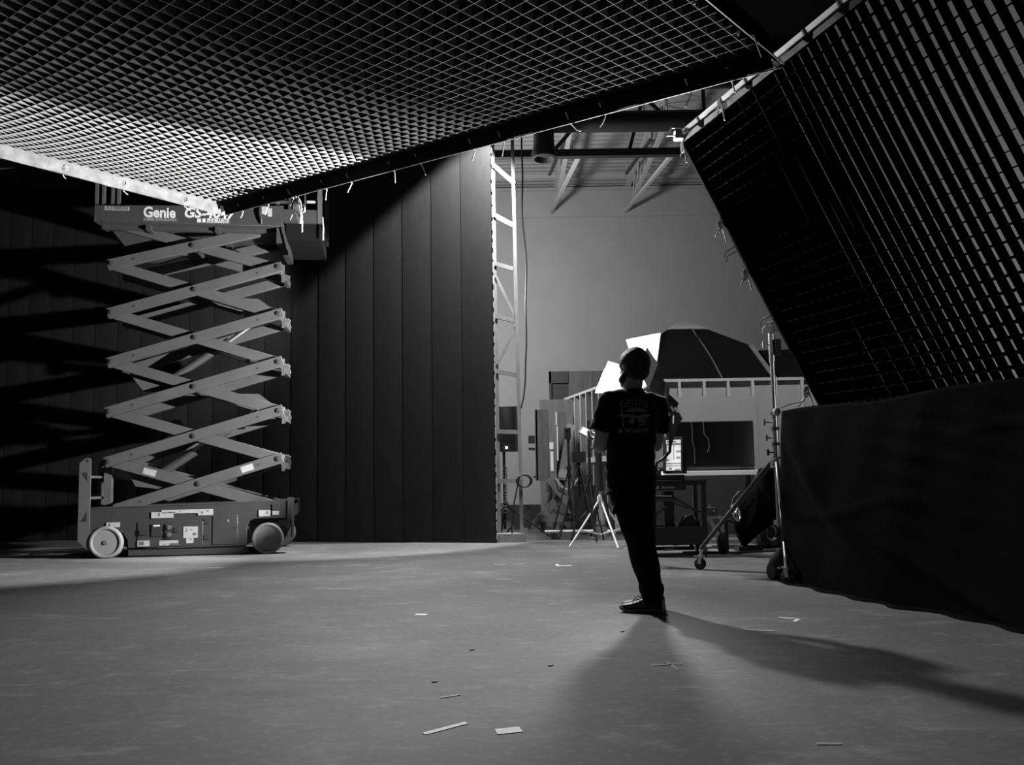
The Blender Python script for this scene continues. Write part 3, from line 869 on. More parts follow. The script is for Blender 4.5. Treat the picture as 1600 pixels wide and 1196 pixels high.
# ------------------------------------------------------------------ black cloth draped in front of the leaning frame
ck = thing('draped_cloth', 'black cloth hung from a pole across the lower right, trailing on the floor', 'cloth', (2.9, 4.9, 0))
ct0, ct1 = V((2.205, 6.52, 1.405)), V((3.95, 2.10, 1.47))
cb0, cb1 = V((2.24, 6.78, 0.0)), V((4.05, 2.05, 0.0))
rows = []
NX, NZ = 120, 60
for k in range(NZ + 1):
    t = k / NZ
    row = []
    for i in range(NX + 1):
        s = i / NX
        top = ct0.lerp(ct1, s) + V((0, 0, 0.012 * math.sin(s * 23) - 0.03 * math.sin(math.pi * min(1, s * 2.2)) * 0.4))
        bot = cb0.lerp(cb1, s)
        n_ = V((-0.93, -0.37, 0))
        bow = 0.20 * ssmooth(0.05, 0.28, s) * (1 - 0.3 * ssmooth(0.55, 1, s))
        bot = bot + n_ * (bow + 0.04 * math.sin(s * 15))
        p = top.lerp(bot, t)
        p += n_ * (0.10 * t * (1 - t) * math.sin(s * 9 + 0.6))
        # long swoop fold from the pole's end down to the floor, and smaller creases
        sw = math.exp(-((s - 0.02 - 0.26 * t ** 1.6) / 0.020) ** 2)
        p += n_ * 0.055 * sw * ssmooth(0.02, 0.25, t)
        sw = math.exp(-((s - 0.05 - 0.40 * t ** 2.2) / 0.030) ** 2)
        p += n_ * 0.035 * sw * ssmooth(0.1, 0.4, t)
        p += n_ * 0.005 * math.sin(s * 70 + 4 * t) * ssmooth(0.0, 0.1, t) * (1 - 0.7 * t)
        p += n_ * 0.008 * math.sin((t * 1.3 - s * 1.2) * 42) * math.exp(-((s - 0.34) / 0.14) ** 2) * ssmooth(0.05, 0.2, t) * (1 - t)
        p += n_ * 0.012 * math.exp(-((t - 0.28 - 0.1 * math.sin(s * 11)) / 0.02) ** 2) * ssmooth(0.2, 0.5, s)
        p += n_ * 0.010 * math.exp(-((t - 0.55 - 0.06 * math.sin(s * 17)) / 0.03) ** 2)
        if k == NZ:
            p.z = 0.004
        row.append(p)
    rows.append(row)
# a skirt lying on the floor
last = rows[-1]
for q_, off in ((1, 0.05), (2, 0.11)):
    rows.append([p + V((-0.93, -0.37, 0)) * (off * (0.5 + 0.5 * math.sin(i * 0.31) ** 2)) + V((0, 0, 0.012 if q_ == 1 else 0.0)) for i, p in enumerate(last)])
o = MB().grid(rows).build('cloth_sheet', 'velvet', ck)
md = o.modifiers.new('thickness', 'SOLIDIFY')
md.thickness = 0.006
MB().tube(ct0 + V((0.035, 0.02, -0.035)), ct1 + V((0.035, 0.012, -0.035)), 0.016, n=10).build('cloth_pole', 'steelblack', ck)
# the far end of the pole is held by the roller stand; the near end stands on a leg out of frame
MB().tube(ct1 + V((0.035, 0.012, -0.035)), (ct1.x + 0.035, ct1.y + 0.012, 0), 0.016, n=10).build('pole_leg', 'alu', ck)
MB().ball(ct0 + V((-0.02, 0.06, 0.0)), 0.032, (1, 1, 1.2)).path([ct0 + V((0, 0.03, 0.03)), ct0 + V((0.08, -0.02, 0.06)), ct0 + V((0.16, -0.06, 0.07)), ct0 + V((0.12, -0.05, 0.03))], 0.006).build('bundled_corner', 'tie', ck)

# ------------------------------------------------------------------ roller stand holding the leaning frame
SC = V((2.385, 7.25, 0))
st = thing('roller_stand', 'tall chrome roller stand on casters beside the black cloth', 'stand', tuple(SC))
MB().tube(SC + V((0, 0, 0.95)), SC + V((0, 0, 1.45)), 0.030, n=18).build('mast', 'chrome', st)
MB().tube(SC + V((0, 0, 1.45)), SC + V((0, 0, 2.02)), 0.021, n=16).build('riser', 'chrome', st)
MB().tube(SC + V((0, 0, 1.92)), SC + V((0, 0, 2.20)), 0.027, n=16).build('top_sleeve', 'chrome', st)
hd = MB().lathe(SC + V((-0.03, 0, 2.235)), (1, -0.4, 0), [(0, 0.02), (0.0, 0.055), (0.03, 0.06), (0.06, 0.055), (0.062, 0.04), (0.09, 0.04), (0.095, 0.058), (0.13, 0.055), (0.135, 0.02)], 22)
hd = hd.build('grip_head', 'alu', st)
MB().tube(SC + V((0.06, -0.02, 2.235)), FT + fu * 16.6 + fn * 0.05, 0.012, n=10).build('grip_arm', 'chrome', st)
MB().path([SC + V((-0.02, -0.05, 2.27)) + V((0.06 * math.cos(a), 0, 0.035 * math.sin(a) + 0.02)) for a in [2 * math.pi * k / 14 for k in range(15)]], 0.009).path([SC + V((-0.05, -0.05, 2.25)), SC + V((-0.09, -0.05, 2.21)), SC + V((-0.085, -0.05, 2.17))], 0.008).build('tied_rope', 'tie', st)
MB().bb(SC + V((0.02, -0.05, 1.98)), SC + V((0.07, 0.0, 2.12))).build('clamp_block', 'black', st)
for z, l_ in ((2.07, 0.075), (1.36, 0.10), (1.22, 0.085), (1.09, 0.075)):
    kn = MB().tube(SC + V((-0.025, -0.02, z)), SC + V((-l_, -0.03, z)), 0.008, n=8)
    kn.bb(SC + V((-l_ - 0.016, -0.045, z - 0.028)), SC + V((-l_, -0.02, z + 0.028)))
    kn.build('tee_knob', 'chrome' if z != 1.09 else 'black', st)
for z in (1.43, 1.29, 1.15, 1.02):
    MB().lathe(SC + V((0, 0, z)), (0, 0, 1), [(0, 0.03), (0.0, 0.037), (0.03, 0.037), (0.03, 0.03)], 18).build('collar', 'darkgrey', st)
MB().lathe(SC + V((0, 0, 0.97)), (0, 0, 1), [(0, 0.03), (0, 0.055), (0.06, 0.055), (0.07, 0.04)], 18).build('leg_hub', 'alu', st)
MB().tube(SC + V((0, 0, 0.42)), SC + V((0, 0, 0.97)), 0.02, n=12).build('mast', 'alu', st)
MB().lathe(SC + V((0, 0, 0.44)), (0, 0, 1), [(0, 0.025), (0, 0.045), (0.04, 0.045), (0.04, 0.03)], 16).build('collar', 'alu', st)
feet = [V((2.215, 6.60, 0)), V((1.775, 7.68, 0)), V((3.0, 7.55, 0))]
for k, f_ in enumerate(feet):
    d_ = (f_ - SC).normalized()
    tp = SC + d_ * 0.05 + V((0, 0, 1.0))
    ft = V((f_.x, f_.y, 0.20))
    lg = MB().tube(tp, ft, 0.016 if k == 0 else 0.02, n=10).build('leg', 'chrome' if k == 0 else 'darkgrey', st)
    sd = V((0, 0, 1)).cross(d_)
    wd = d_ if k else V((0.75, -0.65, 0))
    mb = MB().tube(ft + V((0, 0, 0.02)), f_ + V((0, 0, 0.125)), 0.016, n=10).lathe(f_ + V((0, 0, 0.125)), (0, 0, 1), [(0, 0.02), (0, 0.036), (0.012, 0.036), (0.014, 0.02)], 14)
    mb.bb(f_ + V((-0.065, -0.012, 0.123)), f_ + V((0.0, 0.012, 0.135)))
    sw = V((0, 0, 1)).cross(wd).normalized()
    cs_ = mb.build('caster_stem', 'chrome', st)
    wc = f_ + wd * 0.012 + V((0, 0, 0.056))
    MB().bar(f_ + V((0, 0, 0.12)) + sw * 0.022, wc + sw * 0.022, 0.006, 0.03, wd).bar(f_ + V((0, 0, 0.12)) - sw * 0.022, wc - sw * 0.022, 0.006, 0.03, wd).build('caster_fork', 'alu', cs_)
    MB().lathe(wc - sw * 0.016, sw, [(0, 0.02), (0, 0.044), (0.006, 0.056), (0.026, 0.056), (0.032, 0.044), (0.032, 0.02), (0.036, 0.012)], 24).build('caster_wheel', 'black', cs_)
# sandbag slumped at the foot of the cloth
mb = MB()
rings = []
for k in range(9):
    t = k / 8
    r_ = 0.03 + 0.12 * math.sin(math.pi * (0.08 + 0.84 * t)) ** 0.7
    c_ = V((2.17, 6.86, 0)).lerp(V((2.48, 6.98, 0)), t)
    rings.append([c_ + V((0.3 * 0, 0, 0)) + V((-0.36, 0.93, 0)) * r_ * 0.75 * math.cos(a) + V((0, 0, max(0.003, 0.10 + 0.02 * math.sin(5 * t) + r_ * 0.95 * math.sin(a) - 0.02)) if False else max(0.002, r_ * 0.9 + r_ * 0.9 * math.sin(a))) if False else c_ + V((-0.36, 0.93, 0)) * r_ * 0.75 * math.cos(a) + V((0, 0, r_ * 0.9 * (1 + math.sin(a)) + 0.002)) for a in [2 * math.pi * q / 16 for q in range(16)]])
tag(base_at(mb.loft(rings).build('sandbag', 'black')), 'black sandbag slumped on the floor behind the front caster of the roller stand', 'sandbag')

# ------------------------------------------------------------------ film lamp with barn doors
LS = V((1.33, 8.02, 0))
lp = thing('film_lamp', 'lit film lamp with white barn doors on a stand behind the standing person', 'lamp', tuple(LS))
lx = AXIS.cross(U).normalized()                # lamp's right as seen from behind it
ly = lx.cross(AXIS).normalized()
LR = 0.155
MB().lathe(LENS, -AXIS, [(-0.015, LR + 0.03), (-0.02, LR + 0.005), (-0.005, LR), (-0.0, LR + 0.035), (0.10, LR + 0.035), (0.12, LR + 0.01), (0.30, LR - 0.02), (0.36, LR - 0.07), (0.37, 0.02)], 32).build('lamp_housing', 'lampbody', lp)
MB().lathe(LENS - AXIS * 0.0, AXIS, [(-0.012, 0.01), (-0.012, LR - 0.004), (-0.004, LR - 0.006), (0.008, LR * 0.6), (0.014, 0.01)], 32).build('lens', 'lens', lp)


def door(dirv, side, l_, w0, w1, ang, name='barn_door'):
    """flap hinged on the lens rim in direction dirv, opened by ang from the axis"""
    hinge = LENS + dirv * (LR + 0.02) + AXIS * 0.01
    e = AXIS * math.cos(ang) + dirv * math.sin(ang)
    n_ = e.cross(side).normalized()
    MB().prism([(-w0 / 2, 0), (w0 / 2, 0), (w1 / 2, l_), (-w1 / 2, l_)], hinge, side, e, n_ * 0.004).build(name, 'doormetal', lp)
    MB().tube(hinge - side * w0 / 2, hinge + side * w0 / 2, 0.008, n=8).build('door_hinge', 'lampbody', lp)


door(ly, lx, 0.28, 0.30, 0.46, math.radians(55))
door(lx, ly, 0.28, 0.30, 0.40, math.radians(66))
door(-lx, ly, 0.30, 0.30, 0.26, math.radians(16))
door(-ly, lx, 0.22, 0.30, 0.42, math.radians(74))
# yoke, head box and cables
for sg in (-1, 1):
    MB().bar(LENS - AXIS * 0.15 + lx * sg * (LR + 0.05), LENS - AXIS * 0.15 + lx * sg * (LR + 0.05) - U * 0.30, 0.03, 0.012, lx).build('yoke', 'alu', lp)
yb = LENS - AXIS * 0.15 - U * 0.30
MB().bar(yb - lx * (LR + 0.06), yb + lx * (LR + 0.06), 0.03, 0.014).build('yoke', 'alu', lp)
MB().box(LENS - AXIS * 0.42 - U * 0.06, (0.16, 0.16, 0.20), Matrix((lx, AXIS, ly)).transposed()).build('rear_box', 'black', lp)
hp = LENS - AXIS * 0.35
MB().prism([(0.02, -0.05), (0.12, -0.14), (0.17, -0.24), (0.12, -0.30), (0.05, -0.52), (0.0, -0.40), (-0.03, -0.2)], hp + V((0.02, -0.1, 0.02)), (1, 0, 0), U, (0.02, 0.10, 0)).build('side_bracket', 'lampbody', lp)
mb = MB()
for a, b_ in (((0.07, -0.10), (0.10, -0.15)), ((0.11, -0.11), (0.14, -0.16)), ((0.04, -0.16), (0.05, -0.22)), ((0.09, -0.19), (0.085, -0.27))):
    mb.tube(hp + V((a[0], -0.12, a[1])), hp + V((b_[0], -0.12, b_[1])), 0.013, n=8)
mb.build('bracket_bolt', 'chrome', lp)
MB().path([hp + V((0.05, -0.10, -0.2)), hp + V((0.055, -0.14, -0.42)), hp + V((0.045, -0.14, -0.55)), hp + V((-0.02, -0.12, -0.62)), hp + V((-0.08, -0.08, -0.66)), (LS.x - 0.02, LS.y + 0.0, 0.5), (LS.x - 0.02, LS.y + 0.1, 0.03)], 0.016).build('power_cable', 'cable', lp)
top = V((yb.x, yb.y, yb.z))
MB().tube((top.x, top.y, 0.55), top, 0.022, n=14).build('stand_riser', 'darkgrey', lp)
MB().tube((top.x, top.y, 0.25), (top.x, top.y, 0.95), 0.028, n=14).build('stand_column', 'black', lp)
for a in (90, 200, 245):
    f_ = V((top.x + 0.2 * math.cos(math.radians(a)), top.y + 0.2 * math.sin(math.radians(a)), 0.012))
    MB().tube((top.x, top.y, 0.62), f_, 0.014, n=10).tube((top.x, top.y, 0.26), V((top.x, top.y, 0.62)).lerp(f_, 0.55), 0.009, n=8).build('stand_leg', 'black', lp)
# the lamp's own light, then an added floor spot ahead of the doors
la = bpy.data.lights.new('film_lamp_light', 'AREA')
la.shape, la.size, la.energy = 'DISK', 0.27, 26
lo = bpy.data.objects.new('film_lamp_light', la)
C.objects.link(lo)
lo.location = LENS + AXIS * 0.022
lo.rotation_euler = AXIS.to_track_quat('-Z', 'Y').to_euler()
light('film_lamp_beam', 'SPOT', LENS + AXIS * 0.03, LENS + AXIS * 0.03 + BEAM, 6600, spot_size=math.radians(68), spot_blend=0.22, shadow_soft_size=0.04)
light('film_lamp_flood', 'SPOT', LENS + AXIS * 0.03, LENS + AXIS * 0.03 + V((-0.45, -0.55, 0.70)), 1500, spot_size=math.radians(115), spot_blend=0.5, shadow_soft_size=0.08)
light('film_lamp_floor_fill', 'SPOT', LENS + AXIS * 0.20, LENS + AXIS * 0.20 + V((-0.24, -0.75, 0.14)), 300, spot_size=math.radians(122), spot_blend=0.92, shadow_soft_size=0.12)


# ------------------------------------------------------------------ person
def ring(c, rx, ry, ax=(1, 0, 0), ay=(0, 1, 0), n=24, sq=2.0):
    c, ax, ay = V(c), V(ax), V(ay)
    out = []
    for k in range(n):
        a = 2 * math.pi * k / n
        ca, sa = math.cos(a), math.sin(a)
        ca = math.copysign(abs(ca) ** (2 / sq), ca)
        sa = math.copysign(abs(sa) ** (2 / sq), sa)
        out.append(c + ax * rx * ca + ay * ry * sa)
    return out


def limb(mb, pts, rads, flat_end=False, n=18):
    """tapered limb along pts with rounded ends"""
    mb.path([V(p) for p in pts], list(rads), n)
    if not flat_end:
        mb.ball(pts[0], rads[0], nu=n, nv=10)
        mb.ball(pts[-1], rads[-1], nu=n, nv=10)
    for p, r in zip(pts[1:-1], rads[1:-1]):
        mb.ball(p, r * 0.985, nu=n, nv=10)


def blob(mb, name, mt, parent, voxel, smooth_it=4, wrinkle=None):
    """fuse overlapping shapes into one continuous surface"""
    o = mb.build('tmp', mt, None, fix=False)
    rm = o.modifiers.new('r', 'REMESH')
    rm.mode, rm.voxel_size, rm.adaptivity = 'VOXEL', voxel, 0.0
    if smooth_it:
        s_ = o.modifiers.new('s', 'SMOOTH')
        s_.iterations, s_.factor = smooth_it, 0.5
    dg = bpy.context.evaluated_depsgraph_get()
    me = bpy.data.meshes.new_from_object(o.evaluated_get(dg))
    bpy.data.objects.remove(o)
    if wrinkle:
        for v in me.vertices:
            v.co += v.normal * wrinkle(v.co)
    bvh = BVHTree.FromPolygons([v.co.copy() for v in me.vertices], [tuple(p.vertices) for p in me.polygons])
    me.transform(XF[parent.name].inverted())
    me.materials.clear()
    me.materials.append(MT[mt])
    me.polygons.foreach_set('material_index', [0] * len(me.polygons))
    me.polygons.foreach_set('use_smooth', [True] * len(me.polygons))
    me.name = name
    r = bpy.data.objects.new(name, me)
    C.objects.link(r)
    r.parent = parent
    XF[r.name] = XF[parent.name]
    return r, bvh


PB = V((0.86, 5.36, 0))
pe = thing('person', 'person seen from behind in a black printed t-shirt and black trousers, holding a tablet', 'person', tuple(PB))
pf = V((-0.42, 0.907, 0)).normalized()          # the way the chest faces
pr = V((pf.y, -pf.x, 0))                        # the person's right
hf = V((-0.62, 0.785, 0)).normalized()          # the way the head faces
hr = V((hf.y, -hf.x, 0))
NECK = V((0.800, 5.36, 1.47))
HEAD = V((0.825, 5.36, 1.625))
SHL, SHR = V((0.645, 5.285, 1.385)), V((0.995, 5.445, 1.375))
ELL, ELR = V((0.585, 5.33, 1.10)), V((0.990, 5.53, 1.10))
WRL, WRR = V((0.585, 5.575, 1.13)), V((0.80, 5.72, 1.10))
PEL = V((0.785, 5.36, 0.92))
HPL, HPR = V((0.715, 5.33, 0.90)), V((0.855, 5.39, 0.90))
KNL, KNR = V((0.80, 5.27, 0.50)), V((0.86, 5.42, 0.50))
ANL, ANR = V((0.895, 5.30, 0.10)), V((0.925, 5.42, 0.10))
ff = V((-0.93, 0.36, 0)).normalized()           # the way the feet point
fs_ = V((ff.y, -ff.x, 0))


def hand(mb, wr, fdir, palm_n, grip=1.0, thumb_side=1):
    """palm, five bent fingers, thumb; fdir = finger direction, palm_n = out of the palm"""
    fdir, palm_n = fdir.normalized(), palm_n.normalized()
    sd = fdir.cross(palm_n).normalized() * thumb_side
    pal = wr + fdir * 0.05
    for t in range(5):
        limb(mb, [wr + sd * (0.02 - 0.012 * t) * 0.9, wr + fdir * 0.085 + sd * (0.034 - 0.017 * t)], [0.014, 0.012], n=10)
    for t, (l_, off) in enumerate(((0.072, 0.032), (0.080, 0.011), (0.074, -0.010), (0.058, -0.030))):
        b0 = wr + fdir * 0.088 + sd * off
        b1 = b0 + (fdir * 0.93 + palm_n * 0.36).normalized() * l_ * 0.45
        b2 = b1 + (fdir * 0.45 + palm_n * 0.9).normalized() * l_ * 0.32
        b3 = b2 + (-fdir * 0.25 * grip + palm_n * 0.95).normalized() * l_ * 0.26
        limb(mb, [b0, b1, b2, b3], [0.0095, 0.009, 0.0082, 0.007], n=10)
    b0 = wr + fdir * 0.025 + sd * 0.025
    b1 = b0 + (fdir * 0.6 + sd * 0.75 + palm_n * 0.25).normalized() * 0.042
    b2 = b1 + (fdir * 0.8 + sd * 0.25 + palm_n * 0.55).normalized() * 0.032
    b3 = b2 + (fdir * 0.7 - sd * 0.1 + palm_n * 0.6).normalized() * 0.024
    limb(mb, [b0, b1, b2, b3], [0.014, 0.0115, 0.0102, 0.0085], n=10)


body = MB()
# torso, neck
body.loft([ring((0.785, 5.36, 0.86), 0.150, 0.105, pr, pf), ring((0.785, 5.36, 0.95), 0.155, 0.11, pr, pf), ring((0.79, 5.36, 1.08), 0.145, 0.105, pr, pf), ring((0.80, 5.36, 1.22), 0.160, 0.11, pr, pf), ring((0.81, 5.36, 1.34), 0.165, 0.105, pr, pf), ring((0.815, 5.36, 1.42), 0.10, 0.08, pr, pf), ring((0.815, 5.36, 1.46), 0.06, 0.06, pr, pf)])
limb(body, [SHL, NECK - V((0, 0, 0.05)), SHR], [0.055, 0.06, 0.055])
limb(body, [NECK - V((0, 0, 0.06)), HEAD - V((0, 0, 0.04)) - hf * 0.012], [0.066, 0.062])
# head: skull, face, jaw, nose, ears, brow, lips
Rh = Matrix((hr, hf, U)).transposed()
body.ball(HEAD + V((0, 0, 0.020)) - hf * 0.006, 0.090, (0.98, 1.12, 1.08), 24, 16, Rh)
body.ball(HEAD + hf * 0.03 - V((0, 0, 0.035)), 0.066, (0.92, 1.0, 1.15), 20, 14, Rh)
limb(body, [HEAD + hf * 0.045 - V((0, 0, 0.085)), HEAD + hf * 0.075 - V((0, 0, 0.088))], [0.035, 0.026])
limb(body, [HEAD + hf * 0.090 + V((0, 0, 0.015)), HEAD + hf * 0.112 - V((0, 0, 0.022))], [0.008, 0.014], n=12)
for s in (-1, 1):
    body.ball(HEAD + hr * s * 0.012 + hf * 0.104 - V((0, 0, 0.027)), 0.010)
    body.ball(HEAD + hr * s * 0.092 - hf * 0.004 - V((0, 0, 0.005)), 0.030, (0.34, 0.7, 1.1), 14, 10, Rh)
    limb(body, [HEAD + hr * s * 0.015 + hf * 0.092 + V((0, 0, 0.034)), HEAD + hr * s * 0.05 + hf * 0.078 + V((0, 0, 0.034))], [0.009, 0.008], n=10)
limb(body, [HEAD - hr * 0.02 + hf * 0.094 - V((0, 0, 0.054)), HEAD + hr * 0.02 + hf * 0.094 - V((0, 0, 0.054))], [0.0075, 0.0075], n=10)
limb(body, [HEAD - hr * 0.016 + hf * 0.093 - V((0, 0, 0.066)), HEAD + hr * 0.016 + hf * 0.093 - V((0, 0, 0.066))], [0.008, 0.008], n=10)
# arms
limb(body, [SHL, SHL.lerp(ELL, 0.5) + V((-0.004, -0.01, 0)), ELL], [0.056, 0.053, 0.051])
limb(body, [ELL, ELL.lerp(WRL, 0.35), WRL], [0.051, 0.050, 0.031])
limb(body, [SHR, SHR.lerp(ELR, 0.5) + V((0.008, -0.01, 0)), ELR], [0.056, 0.053, 0.044])
limb(body, [ELR, ELR.lerp(WRR, 0.35), WRR], [0.044, 0.045, 0.029])
hand(body, WRL, V((-0.25, 0.85, 0.25)), V((0.5, 0.25, 0.8)), 1.0, -1)
hand(body, WRR, V((-0.75, 0.55, 0.15)), V((-0.1, 0.2, 0.95)), 1.0, 1)
# legs and feet
limb(body, [HPL, HPL.lerp(KNL, 0.5), KNL, KNL.lerp(ANL, 0.35), ANL], [0.088, 0.078, 0.058, 0.055, 0.042])
limb(body, [HPR, HPR.lerp(KNR, 0.5), KNR, KNR.lerp(ANR, 0.35), ANR], [0.088, 0.078, 0.058, 0.055, 0.042])
for an in (ANL, ANR):
    limb(body, [an - V((0, 0, 0.045)) - ff * 0.02, an + ff * 0.09 - V((0, 0, 0.055)), an + ff * 0.14 - V((0, 0, 0.062))], [0.036, 0.034, 0.026])
blob(body, 'body', 'skin', pe, 0.0065, 3)
# hair and beard
hair = MB()
hair.ball(HEAD + V((0, 0, 0.028)) - hf * 0.014, 0.098, (1.04, 1.14, 1.05), 24, 16, Rh)
hair.ball(HEAD - V((0, 0, 0.026)) - hf * 0.036, 0.080, (1.12, 0.95, 0.95), 20, 12, Rh)
hair.ball(HEAD + V((0, 0, 0.052)) - hf * 0.02, 0.084, (0.95, 1.05, 1.0), 20, 12, Rh)
blob(hair, 'hair', 'hair', pe, 0.006, 2)
beard = MB()
limb(beard, [HEAD - hr * 0.066 + hf * 0.01 - V((0, 0, 0.045)), HEAD - hr * 0.052 + hf * 0.05 - V((0, 0, 0.085)), HEAD + hf * 0.085 - V((0, 0, 0.105)), HEAD + hr * 0.052 + hf * 0.05 - V((0, 0, 0.085)), HEAD + hr * 0.066 + hf * 0.01 - V((0, 0, 0.045))], [0.022, 0.031, 0.032, 0.031, 0.022])
blob(beard, 'beard', 'hair', pe, 0.006, 2)
for s in (-1, 1):
    MB().ball(HEAD + hr * s * 0.032 + hf * 0.088 + V((0, 0, 0.014)), 0.011, nu=12, nv=8).build('eye', 'gloss', pe)


# t-shirt
def wr_shirt(p):
    return 0.004 * math.sin(p.z * 38 + p.x * 21) * math.sin(p.x * 30 + p.y * 16 + 1) + 0.003 * math.sin(p.z * 75 - p.x * 40)


sh = MB()
sh.loft([ring((0.785, 5.36, 0.775), 0.172, 0.135, pr, pf, sq=2.3), ring((0.783, 5.36, 0.82), 0.170, 0.132, pr, pf, sq=2.3), ring((0.785, 5.36, 0.92), 0.166, 0.130, pr, pf, sq=2.3), ring((0.79, 5.36, 1.06), 0.168, 0.130, pr, pf, sq=2.3), ring((0.80, 5.36, 1.20), 0.180, 0.132, pr, pf, sq=2.3), ring((0.81, 5.36, 1.32), 0.186, 0.126, pr, pf, sq=2.2), ring((0.812, 5.36, 1.40), 0.160, 0.105, pr, pf), ring((0.815, 5.36, 1.45), 0.095, 0.083, pr, pf), ring((0.815, 5.355, 1.475), 0.073, 0.071, pr, pf)])
limb(sh, [SHL, NECK - V((0, 0, 0.055)), SHR], [0.070, 0.072, 0.070])
for a, b_ in ((SHL, ELL), (SHR, ELR)):
    sh.ball(a, 0.072, nu=20, nv=12)
    e_ = a.lerp(b_, 0.66)
    sg = V((-0.012, 0, 0)) if a is SHL else V((0.012, 0, 0))
    sh.path([a, a.lerp(b_, 0.3) + sg, e_ + sg * 1.3], [0.072, 0.075, 0.075], 20)
shirt, sbvh = blob(sh, 'tshirt', 'shirt', pe, 0.008, 3, wr_shirt)


def tr_w(p):
    return 0.006 * math.sin(p.z * 26 + p.x * 30 + p.y * 9) * math.sin(p.z * 11 + 2) + 0.006 * math.sin(p.z * 52) * ssmooth(0.36, 0.12, p.z)


trs = MB()
trs.loft([ring((0.785, 5.36, 0.80), 0.155, 0.13, pr, pf), ring((0.785, 5.36, 0.90), 0.157, 0.125, pr, pf), ring((0.787, 5.36, 1.0), 0.148, 0.115, pr, pf)])
trs.path([HPL, HPL.lerp(KNL, 0.45), KNL, KNL.lerp(ANL, 0.45), ANL + V((0.0, 0.0, 0.03)), ANL - V((0, 0, 0.045))], [0.105, 0.098, 0.078, 0.077, 0.072, 0.074], 22)
trs.path([HPR, HPR.lerp(KNR, 0.45), KNR, KNR.lerp(ANR, 0.45), ANR + V((0.0, 0.0, 0.03)), ANR - V((0, 0, 0.045))], [0.105, 0.098, 0.078, 0.077, 0.072, 0.074], 22)
trs.ball(HPL, 0.105).ball(HPR, 0.105)
# cargo pocket on the left thigh
trs.box(HPL.lerp(KNL, 0.42) + V((-0.072, -0.03, 0)), (0.03, 0.14, 0.17), Matrix.Rotation(0.35, 3, 'Y'))
blob(trs, 'trousers', 'trouser', pe, 0.008, 3, tr_w)
# shoes: sole, upper, laces
for an in (ANL, ANR):
    g0 = V((an.x, an.y, 0))
    prof = [(-0.075, 0.034, 0.0), (-0.055, 0.040, 0.0), (0.0, 0.040, 0.004), (0.07, 0.042, 0.003), (0.13, 0.047, 0.002), (0.175, 0.042, 0.006), (0.205, 0.030, 0.016), (0.218, 0.012, 0.024)]
    so, upm = MB(), MB()
    rings = []
    for (t, wd, z0) in prof:
        c_ = g0 + ff * t
        th = 0.030 if t < 0.05 else 0.022
        rings.append([c_ - fs_ * wd + U * z0, c_ - fs_ * wd * 0.6 + U * z0, c_ + fs_ * wd * 0.6 + U * z0, c_ + fs_ * wd + U * z0, c_ + fs_ * wd * 1.04 + U * (z0 + th), c_ + fs_ * wd * 0.6 + U * (z0 + th), c_ - fs_ * wd * 0.6 + U * (z0 + th), c_ - fs_ * wd * 1.04 + U * (z0 + th)])
    shoe = None
    rings2 = []
    for (t, wd, h0, h1) in ((-0.072, 0.028, 0.022, 0.085), (-0.05, 0.036, 0.022, 0.11), (0.0, 0.038, 0.022, 0.115), (0.05, 0.039, 0.022, 0.10), (0.09, 0.042, 0.02, 0.078), (0.14, 0.043, 0.02, 0.062), (0.18, 0.036, 0.022, 0.055), (0.205, 0.022, 0.026, 0.045)):
        c_ = g0 + ff * t
        rg = []
        for k in range(16):
            a = 2 * math.pi * k / 16
            rg.append(c_ + fs_ * wd * math.copysign(abs(math.cos(a)) ** 0.7, math.cos(a)) + U * ((h0 + h1) / 2 + (h1 - h0) / 2 * math.copysign(abs(math.sin(a)) ** 0.8, math.sin(a))))
        rings2.append(rg)
    shoe = upm.loft(rings2).build('shoe', 'shoe', pe)
    so.loft(rings).build('shoe_sole', 'sole', shoe, bevel=0.004)
    mb = MB()
    for k in range(4):
        c_ = g0 + ff * (0.06 + 0.022 * k) + U * (0.104 - 0.009 * k)
        mb.path([c_ - fs_ * 0.026 - U * 0.008, c_ + U * 0.004, c_ + fs_ * 0.026 - U * 0.008], 0.0035, 6)
    c_ = g0 + ff * 0.045 + U * 0.115
    for s in (-1, 1):
        mb.path([c_, c_ + fs_ * s * 0.02 + U * 0.012 + ff * 0.01, c_ + fs_ * s * 0.04 - U * 0.004 + ff * 0.015, c_ + fs_ * s * 0.02 - U * 0.008 + ff * 0.01], 0.003, 6)
    mb.build('laces', 'hub', shoe)

# print on the shirt's back, laid onto the cloth
bk0 = V((0.925, 5.0, 1.285))
bx, by = pr, U


def onto(vs, fs):
    out = []
    for v in vs:
        o_ = bk0 + bx * v[0] + by * v[1] - pf * 0.35
        hit = sbvh.ray_cast(o_, pf, 1.5)
        out.append((hit[0] if hit[0] is not None else o_ + pf * 0.5) - pf * 0.0025)
    return out, fs


pm = MB()


def arc_text(txt, size, width, yc, curve):
    vs, fs = text_mesh(txt, size, width=width, bold=0.001)
    vs = [V((v.x, v.y * (1 + 1.2 * abs(v.x) / width * 0.3) + yc - curve * (v.x / (width / 2)) ** 2, 0)) for v in vs]
    pm.add(*onto(vs, fs))


def patch(x0, y0, x1, y1, nx=8, ny=3, fn_=None):
    vs = []
    for j in range(ny + 1):
        for i in range(nx + 1):
            x, y = x0 + (x1 - x0) * i / nx, y0 + (y1 - y0) * j / ny
            if fn_:
                x, y = fn_(i / nx, j / ny)
            vs.append((x, y))
    fs = [(j * (nx + 1) + i, j * (nx + 1) + i + 1, (j + 1) * (nx + 1) + i + 1, (j + 1) * (nx + 1) + i) for j in range(ny) for i in range(nx)]
    pm.add(*onto(vs, fs))


arc_text('ELEVATED', 0.062, 0.19, 0.085, 0.012)
arc_text('GRIP & LIGHTING', 0.034, 0.17, -0.098, -0.006)


